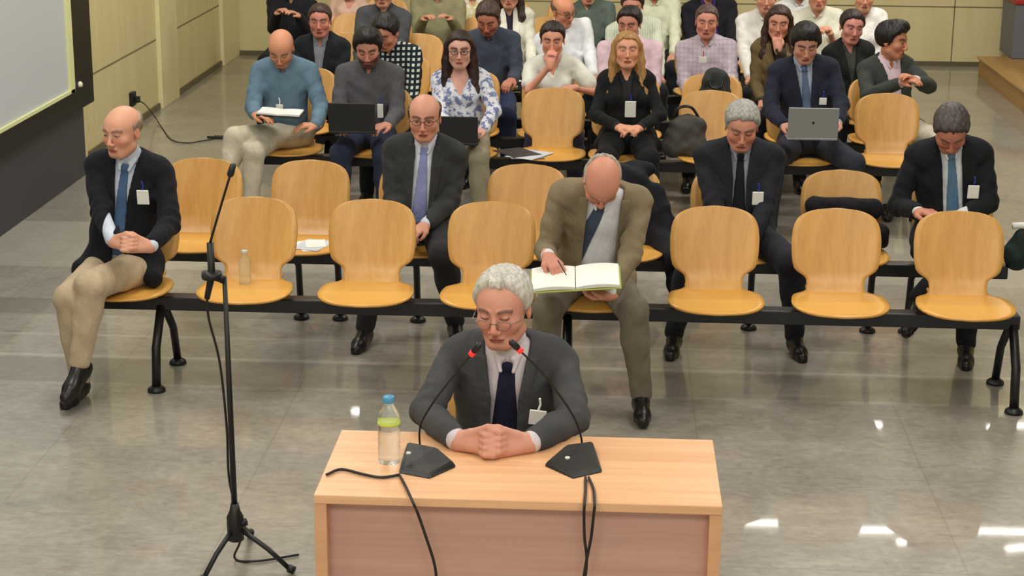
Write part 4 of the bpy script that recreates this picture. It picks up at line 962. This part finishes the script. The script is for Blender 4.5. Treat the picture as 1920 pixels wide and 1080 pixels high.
# papers
def papers(nm, px, py, Y, Z, specs, label, mats=(PAPER, PAPER2)):
    c = at(px, py, Z=Z)
    t = empty(nm, (c.x, c.y, Z), label, 'papers')
    for i, (dx, dy, w, d, r) in enumerate(specs):
        bm = bmesh.new(); bbox(bm, -w/2, w/2, -d/2, d/2, 0, .002+.001*i, .0006, 1)
        o = from_bm('sheet', bm, mats[i % len(mats)], t); o.location = (dx, dy, .0022*i+.001); o.rotation_euler = (0, 0, r)
    return t
papers('papers', 583, 461, 0, .452, [(0, 0, .15, .21, .5), (.01, .0, .15, .21, -.3), (.02, .02, .10, .15, .2)], 'white papers lying on the empty beech seat in the second row', (PAPER, PAPER2, PAPER))
papers('magazines', 984, 290, 0, .455, [(0, 0, .21, .28, .2), (.03, -.02, .2, .27, -.5), (-.05, .03, .2, .26, .6)], 'grey printed magazines lying on the empty seat beside the blonde woman', (plain('magazine', (120, 120, 124), .5), PAPER2, plain('magazine_dark', (54, 54, 60), .5)))
papers('paper_sheet', 648, 36, 0, .62, [(0, 0, .12, .16, .2)], 'small white paper sheet on the lap of the person in peach')
papers('paper_sheet', 952, 150, 0, .60, [(0, 0, .16, .20, .4)], 'white sheet of paper on the knees of the man in slate blue')

# soft things: bags and coats
def soft(nm, label, cat, mat, prims, c, wob=.006, fs=.009, parts=()):
    c = np.array(c, float); pts = np.array([np.add(p[0], 0) for p in prims]+[p[1] for p in prims if p[2] == 'c'])
    F = Field(pts.min(0)-.30, pts.max(0)+.30, fs)
    for p in prims:
        if p[2] == 'c': F.cap(p[0], p[1], p[3], p[4], p[5] if len(p) > 5 else .03)
        else: F.ell(p[0], p[1], None, p[3] if len(p) > 3 else .03)
    wobble(F, wob, 36, 2.)
    F.D = F.D.astype(f32)
    t = empty(nm, tuple(c), label, cat); F.mesh('body' if cat != 'coat' else 'fabric', mat, t); return t
c = at(1283, 292, Y=11.22)
hb = soft('handbag', 'slouchy dark grey handbag standing on a seat next to the blonde woman', 'bag', cloth((70, 68, 64), .6), [((0, 0, .12), V(.13, .07, .13), 'e'), ((-.06, 0, .06), V(.09, .08, .07), 'e'), ((.06, 0, .06), V(.09, .08, .07), 'e'), ((.03, .0, .20), V(.10, .05, .06), 'e')], (c.x, c.y, .452))
tube('handle', spline([(-.08, 0, .22), (-.05, -.01, .30), (.03, -.01, .31), (.09, 0, .23)], 8), .009, LEATHER, hb)
c = at(1341, 168, Y=12.02)
gb = soft('handbag', 'dark green-grey handbag standing against a beech backrest behind the grey handbag', 'bag', cloth((50, 54, 52), .6), [((0, 0, .10), V(.085, .05, .10), 'e'), ((0, 0, .04), V(.11, .06, .05), 'e'), ((-.045, 0, .13), V(.04, .04, .05), 'e'), ((.045, 0, .13), V(.04, .04, .05), 'e')], (c.x, 11.97, .52))
gb.location.z = at(1341, 172, Y=11.97).z-.04
tube('handle', spline([(-.05, -.03, .15), (-.03, -.055, .08), (.03, -.055, .08), (.05, -.03, .15)], 8), .007, LEATHER, gb)
# coat over the second row backrest behind the writer
bx_ = ROWS[2][1]; by_ = ROWS[2][2]
soft('coat', 'black coat hung over the backrest beside the man in the tan jacket', 'coat', cloth((26, 26, 32)),
     [((-.12, .045, .80), (.13, .045, .80), 'c', .045, .045), ((.06, -.02, .76), (.17, -.09, .46), 'c', .075, .075), ((-.1, -.02, .74), (-.12, -.08, .48), 'c', .06, .07), ((.0, -.02, .76), (.02, -.08, .48), 'c', .07, .08),
      ((.17, -.02, .70), (.24, -.12, .48), 'c', .05, .07), ((.22, -.16, .48), (.28, -.34, .44), 'c', .07, .06), ((.26, -.30, .44), (.28, -.36, .28), 'c', .055, .04), ((.10, .09, .78), (.12, .10, .42), 'c', .03, .05), ((-.1, .09, .78), (-.1, .10, .42), 'c', .03, .05)], (bx_, by_, 0), .007)
soft('coat', 'folded black coat propped on the seat right of the grey-haired man in dark suit', 'coat', cloth((24, 24, 28)),
     [((-.16, -.14, .53), (.16, -.14, .53), 'c', .07, .07), ((-.14, -.075, .655), (.15, -.075, .65), 'c', .052, .052), ((-.17, -.10, .50), (.18, -.10, .50), 'c', .055, .05), ((-.1, -.27, .49), (.12, -.27, .49), 'c', .04, .04)], (bx_+2*PITCH, by_, 0), .005)
c = at(1898, 520, Y=8.80)
gb = soft('bag', 'small dark green bag at the right end of the second row', 'bag', cloth((30, 46, 42), .6), [((0, 0, .07), V(.075, .06, .085), 'e'), ((.02, 0, .15), V(.04, .04, .05), 'e')], (c.x+.015, c.y, max(.40, c.z-.1)))
pp = empty('paper_roll', (c.x+.06, c.y, max(.40, c.z-.1)+.20), 'white rolled paper lying on top of the dark green bag', 'papers')
tube('sheet', [(-.08, 0, .012), (.09, 0, .02)], .017, PAPER, pp)

# ------------------------------------------------------------------ bottles
CLR = clear('clear_plastic'); WATER = clear('water', (225, 238, 242), .2)
def bottle(c, h, r, cap, label, lab=None, nm='water_bottle'):
    t = empty(nm, tuple(c), label, 'bottle')
    lathe('bottle_body', [(r*.9, 0), (r, .008), (r, h*.24), (r*.93, h*.27), (r, h*.30), (r, h*.46), (r*.94, h*.49), (r, h*.52), (r, h*.66), (r*.86, h*.76), (r*.45, h*.87), (r*.42, h*.92)], CLR, t, 24)
    lathe('cap', [(r*.50, h*.905), (r*.52, h*.91), (r*.52, h*.985), (r*.46, h)], cap, t, 18)
    if lab: lathe('paper_band', [(r*1.02, h*.50), (r*1.025, h*.505), (r*1.025, h*.65), (r*1.02, h*.655)], lab, t, 24)
    return t
c = at(730, 866, Z=.75)
b1 = bottle(c, .205, .033, plain('blue_cap', (74, 150, 190), .35), 'clear water bottle with a blue cap on the desk', None)
lathe('paper_band', [(.0335, .119), (.0342, .120), (.0342, .126), (.0335, .127)], plain('yellow_band', (196, 206, 80), .5), b1, 24)
c = at(460, 534, Z=.45)
bottle(c, .165, .028, plain('clear_cap', (196, 200, 196), .3), 'clear water bottle with a pale cap on a front row seat', None)

# ------------------------------------------------------------------ desk microphones
RING = emat('red_ring', .55, (1, .03, .03)); RING.node_tree.nodes['Principled BSDF'].inputs['Base Color'].default_value = (.6, .02, .02, 1)
def desk_mic(poly, neck, tipdir, label, btn):
    c = sum((at(x, y, Z=.75) for x, y in poly), Vector())/len(poly)
    t = empty('desk_microphone', tuple(c), label, 'microphone')
    bm = bmesh.new(); bot = []; top = []
    for i, (x, y) in enumerate(poly):
        p = at(x, y, Z=.75)-c; bot.append(bm.verts.new((p.x, p.y, 0))); q = p*.86; hz = .012+.016*max(0, min(1, (p.y+.07)/.14)); top.append(bm.verts.new((q.x, q.y, hz)))
    bm.faces.new(bot[::-1]); bm.faces.new(top); n = len(poly)
    for i in range(n): bm.faces.new((bot[i], bot[(i+1) % n], top[(i+1) % n], top[i]))
    bmesh.ops.recalc_face_normals(bm, faces=bm.faces); bmesh.ops.bevel(bm, geom=list(bm.edges), offset=.004, segments=2, affect='EDGES')
    from_bm('mic_base', bm, BLK, t)
    P_ = at(btn[0], btn[1], Z=.785)-c; lathe('button', [(.007, 0), (.008, .004), (.006, .006)], plain('mic_button', (210, 214, 210), .4), t, 12, P_)
    pts = [at(x, y, Y=Y)-c for x, y, Y in neck]
    sp = spline(pts, 8); g = tube('gooseneck', sp, .0032, BLK, t, 8)
    d = (sp[-1]-sp[-4]).normalized(); e = sp[-1]
    tube('light_ring', [e-d*.004, e+d*.010], [.0095, .0095], RING, t, 14); tube('capsule', [e+d*.010, e+d*.016, e+d*.040, e+d*.046], [.008, .0105, .0105, .006], BLK, t, 14)
    return t
desk_mic([(760, 840), (822, 852), (857, 876), (806, 899), (746, 888)], [(788, 848, 5.14), (788, 800, 5.13), (812, 755, 5.11), (852, 703, 5.09), (884, 664, 5.07)], None, 'black gooseneck microphone with a red ring on the left of the desk', (766, 851))
desk_mic([(1060, 846), (1115, 839), (1131, 886), (1074, 899), (1019, 874)], [(1088, 850, 5.14), (1090, 822, 5.14), (1072, 775, 5.13), (1022, 706, 5.10), (976, 658, 5.08)], None, 'black gooseneck microphone with a red ring on the right of the desk', (1064, 860))
EDGE = 4.725
def drop(name, pix, label):
    pts = []
    for x, y, kind in pix: pts.append(at(x, y, Z=.756) if kind == 't' else at(x, y, Y=EDGE-.012))
    tag(tube(name, spline(pts, 8), .0042, plain('cable_black', (24, 20, 22), .5), seg=6), label, 'cable')
drop('cable', [(750, 892, 't'), (762, 915, 't'), (775, 944, 't'), (783, 962, 'f'), (798, 1005, 'f'), (815, 1060, 'f'), (820, 1110, 'f')], 'black cable hanging down the desk front from the left microphone')
drop('cable', [(750, 890, 't'), (715, 895, 't'), (680, 889, 't'), (640, 880, 't'), (612, 890, 't')], 'black cable running left across the desk top from the left microphone')
drop('cable', [(1098, 895, 't'), (1098, 920, 't'), (1096, 945, 't'), (1095, 965, 'f'), (1096, 1010, 'f'), (1100, 1050, 'f'), (1094, 1110, 'f')], 'black cable from the right microphone, the straighter of its two')
drop('cable', [(1104, 895, 't'), (1113, 918, 't'), (1115, 946, 't'), (1113, 966, 'f'), (1108, 1010, 'f'), (1099, 1055, 'f'), (1090, 1110, 'f')], 'black looped cable from the right microphone, the more bowed of its two')

# ------------------------------------------------------------------ floor microphone stand
c = at(444, 1062, Z=.0); SY = c.y
st = empty('microphone_stand', tuple(c), 'black floor microphone stand with boom, before the front row left', 'microphone stand')
hub = Vector((0, 0, .17)); pole_t = at(421, 520, Y=SY)-c
lathe('tripod_hub', [(.022, .10), (.030, .105), (.030, .19), (.020, .21), (.014, .24)], BLK, st, 16)
for (px, py) in ((552, 1072), (376, 1092), (470, 1000)):
    p = at(px, py, Z=.012)-c; p = Vector((p.x, p.y, .012))
    lgm = tube('leg', [(p.x*.05, p.y*.05, .15), (p.x*.55, p.y*.55, .085), (p.x*.93, p.y*.93, .018)], .009, BLK, st, 8)
    tube('rubber_foot', [(p.x*.90, p.y*.90, .022), (p.x*1.0, p.y*1.0, .016)], .015, BLK, lgm, 10)
tube('pole', [(0, 0, .15), tuple(Vector((0, 0, .15)).lerp(pole_t, .5)), tuple(pole_t)], [.011, .010, .008], BLK, st, 10)
tube('clamp_knob', [at(442, 985, Y=SY)-c, at(462, 978, Y=SY)-c], .014, BLK, st, 10)
k1 = at(397, 516, Y=SY)-c
tube('boom_clamp', [pole_t+Vector((0, 0, -.01)), k1], .014, BLK, st, 10); lathe('clamp_disc', [(.0, -.012), (.034, -.012), (.036, 0), (.034, .012), (.0, .012)], BLK, st, 14, k1)
b0 = at(388, 560, Y=SY)-c; b1_ = at(394, 455, Y=SY)-c; b2 = at(410, 400, Y=SY-.03)-c; b3 = at(431, 330, Y=SY-.06)-c
tube('boom_arm', [b0, k1, b1_], [.010, .013, .012], BLK, st, 10); tube('gooseneck', spline([b1_, b2, b3], 6), .0042, BLK, st, 8)
tube('capsule', [b3, b3+(b3-b2).normalized()*.006, b3+(b3-b2).normalized()*.045], [.009, .012, .010], BLK, st, 12)
tag(tube('cable', spline([b0+c, at(392, 600, Y=SY+.01), at(412, 680, Y=SY+.015), at(425, 800, Y=SY+.02), at(430, 900, Y=SY+.03), at(452, 1000, Y=SY+.05), at(440, 1046, Z=.01), at(480, 1052, Z=.008), at(560, 1040, Z=.008)], 8), .0045, plain('cable_black', (24, 20, 22), .5), seg=6), 'black cable hanging from the boom microphone and trailing on the floor', 'cable')
